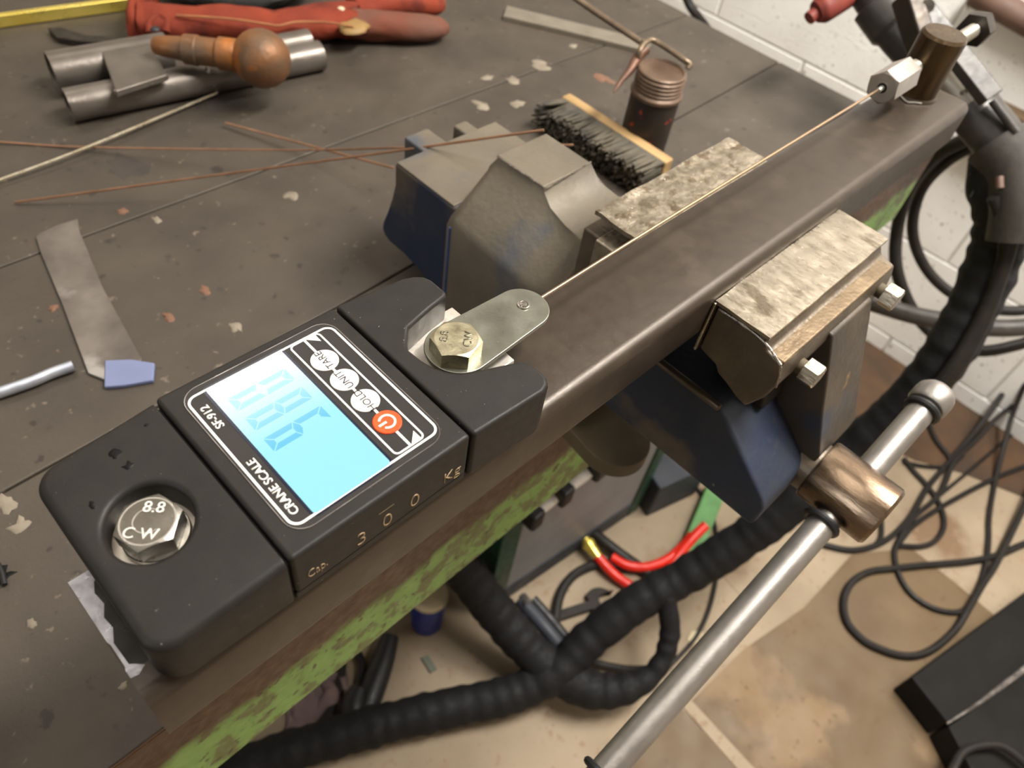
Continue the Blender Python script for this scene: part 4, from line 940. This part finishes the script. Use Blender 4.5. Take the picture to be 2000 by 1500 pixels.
# blue jar
jp = at(834, 1207, ZF + .3)
jr = thing('blue_jar', 'blue plastic jar with a cream lid on the floor just under the bench rail', 'jar', (jp.x, jp.y, ZF))
obj('jar_body', revolve((jp.x, jp.y, ZF), (jp.x, jp.y, 0), [(0, .36), (.05, .48), (1.9, .56), (1.95, .54)], 32), m_blue, jr)
obj('lid', revolve((jp.x, jp.y, ZF + 1.95), (jp.x, jp.y, 0), [(0, .58), (.16, .58), (.19, .54), (.191, .001)], 32), m_cream, jr)
# pistol grip tool
pg = thing('black_torch_grip', 'black pistol grip tool lying on the floor left of the hose', 'tool', at(730, 1330, ZF))
obj('grip', tube([at(x, y, ZF + .36) for x, y in ((762, 1243), (748, 1290), (732, 1335), (715, 1385), (704, 1420))], .34, 16, 8, rf=lambda s, t: .8 + .3 * math.sin(t * 3.1)), m_rubber, pg)
obj('barrel', tube([at(x, y, ZF + .55) for x, y in ((702, 1345), (692, 1372), (690, 1400), (696, 1424))], .34, 16, 8, rf=lambda s, t: .75 + .25 * math.sin(t * 3.1)), m_rubber, pg)
# rag
bm = B(); rx = [at(x, y, ZF) for x, y in ((560, 1330), (670, 1300), (700, 1430), (560, 1460))]
G = []
for i in range(21):
    row = []
    for j in range(21):
        a, b = i / 20, j / 20
        p = (rx[0] * (1 - a) + rx[1] * a) * (1 - b) + (rx[3] * (1 - a) + rx[2] * a) * b
        e = min(a, b, 1 - a, 1 - b)
        row.append(bm.verts.new((p.x + .2 * noise.noise((a * 4, b * 4, 1)), p.y + .2 * noise.noise((a * 4, b * 4, 5)), ZF + .06 + .5 * abs(noise.noise((a * 5, b * 3, 2))) * min(1, e * 6))))
    G.append(row)
for i in range(20):
    for j in range(20): bm.faces.new((G[i][j], G[i + 1][j], G[i + 1][j + 1], G[i][j + 1]))
o = topthing('rag', bm, m_rag, 'crumpled grey pink rag on the floor under the green rail', 'rag', ang=80)
md = o.modifiers.new('solid', 'SOLIDIFY'); md.thickness = .05 * S
topthing('floor_offcut', plane_strip([(822, 1284), (836, 1278), (854, 1306), (841, 1314)], ZF, ZF + .08), m_offcut, 'small grey green offcut on the floor above the hose', 'offcut', bevel=.02)
for px, py, s, lb in ((1438, 1062, 1, 'larger pale wood chip on the floor beside the tommy bar'), (1352, 1060, 2, '')):
    if not lb: continue
    p = at(1355, 1245, ZF); topthing('wood_chip', blob((p.x, p.y, ZF), .35, .16, .12, s, .7), m_cream, lb, 'chip')

# black box bottom right
bx = thing('black_steel_box', 'black steel box with a scraped bright edge at the bottom right corner', 'box', at(1900, 1400, ZF))
zt = ZF + 1.2
c = [at(1780, 1322, zt), at(1852, 1412, zt), at(2120, 1228, zt), at(2040, 1130, zt)]
obj('lid', loft([[V(p.x, p.y, z) for p in c] for z in (ZF + .02, zt)]), m_blackbox, bx, bevel=.05)
c2 = [at(1854, 1416, zt), at(1930, 1560, zt), at(2200, 1420, zt), at(2122, 1232, zt)]
obj('tray', loft([[V(p.x, p.y, z) for p in c2] for z in (ZF + .02, zt - .06)]), m_blackbox, bx, bevel=.05)
obj('scraped_edge', tube([at(1850, 1413, zt + .02), at(1905, 1378, zt + .02), at(1950, 1345, zt + .03), at(2010, 1300, zt + .03)], .05, 8, 4, rf=lambda s, t: .5 + 1.6 * t), m_edge, bx)
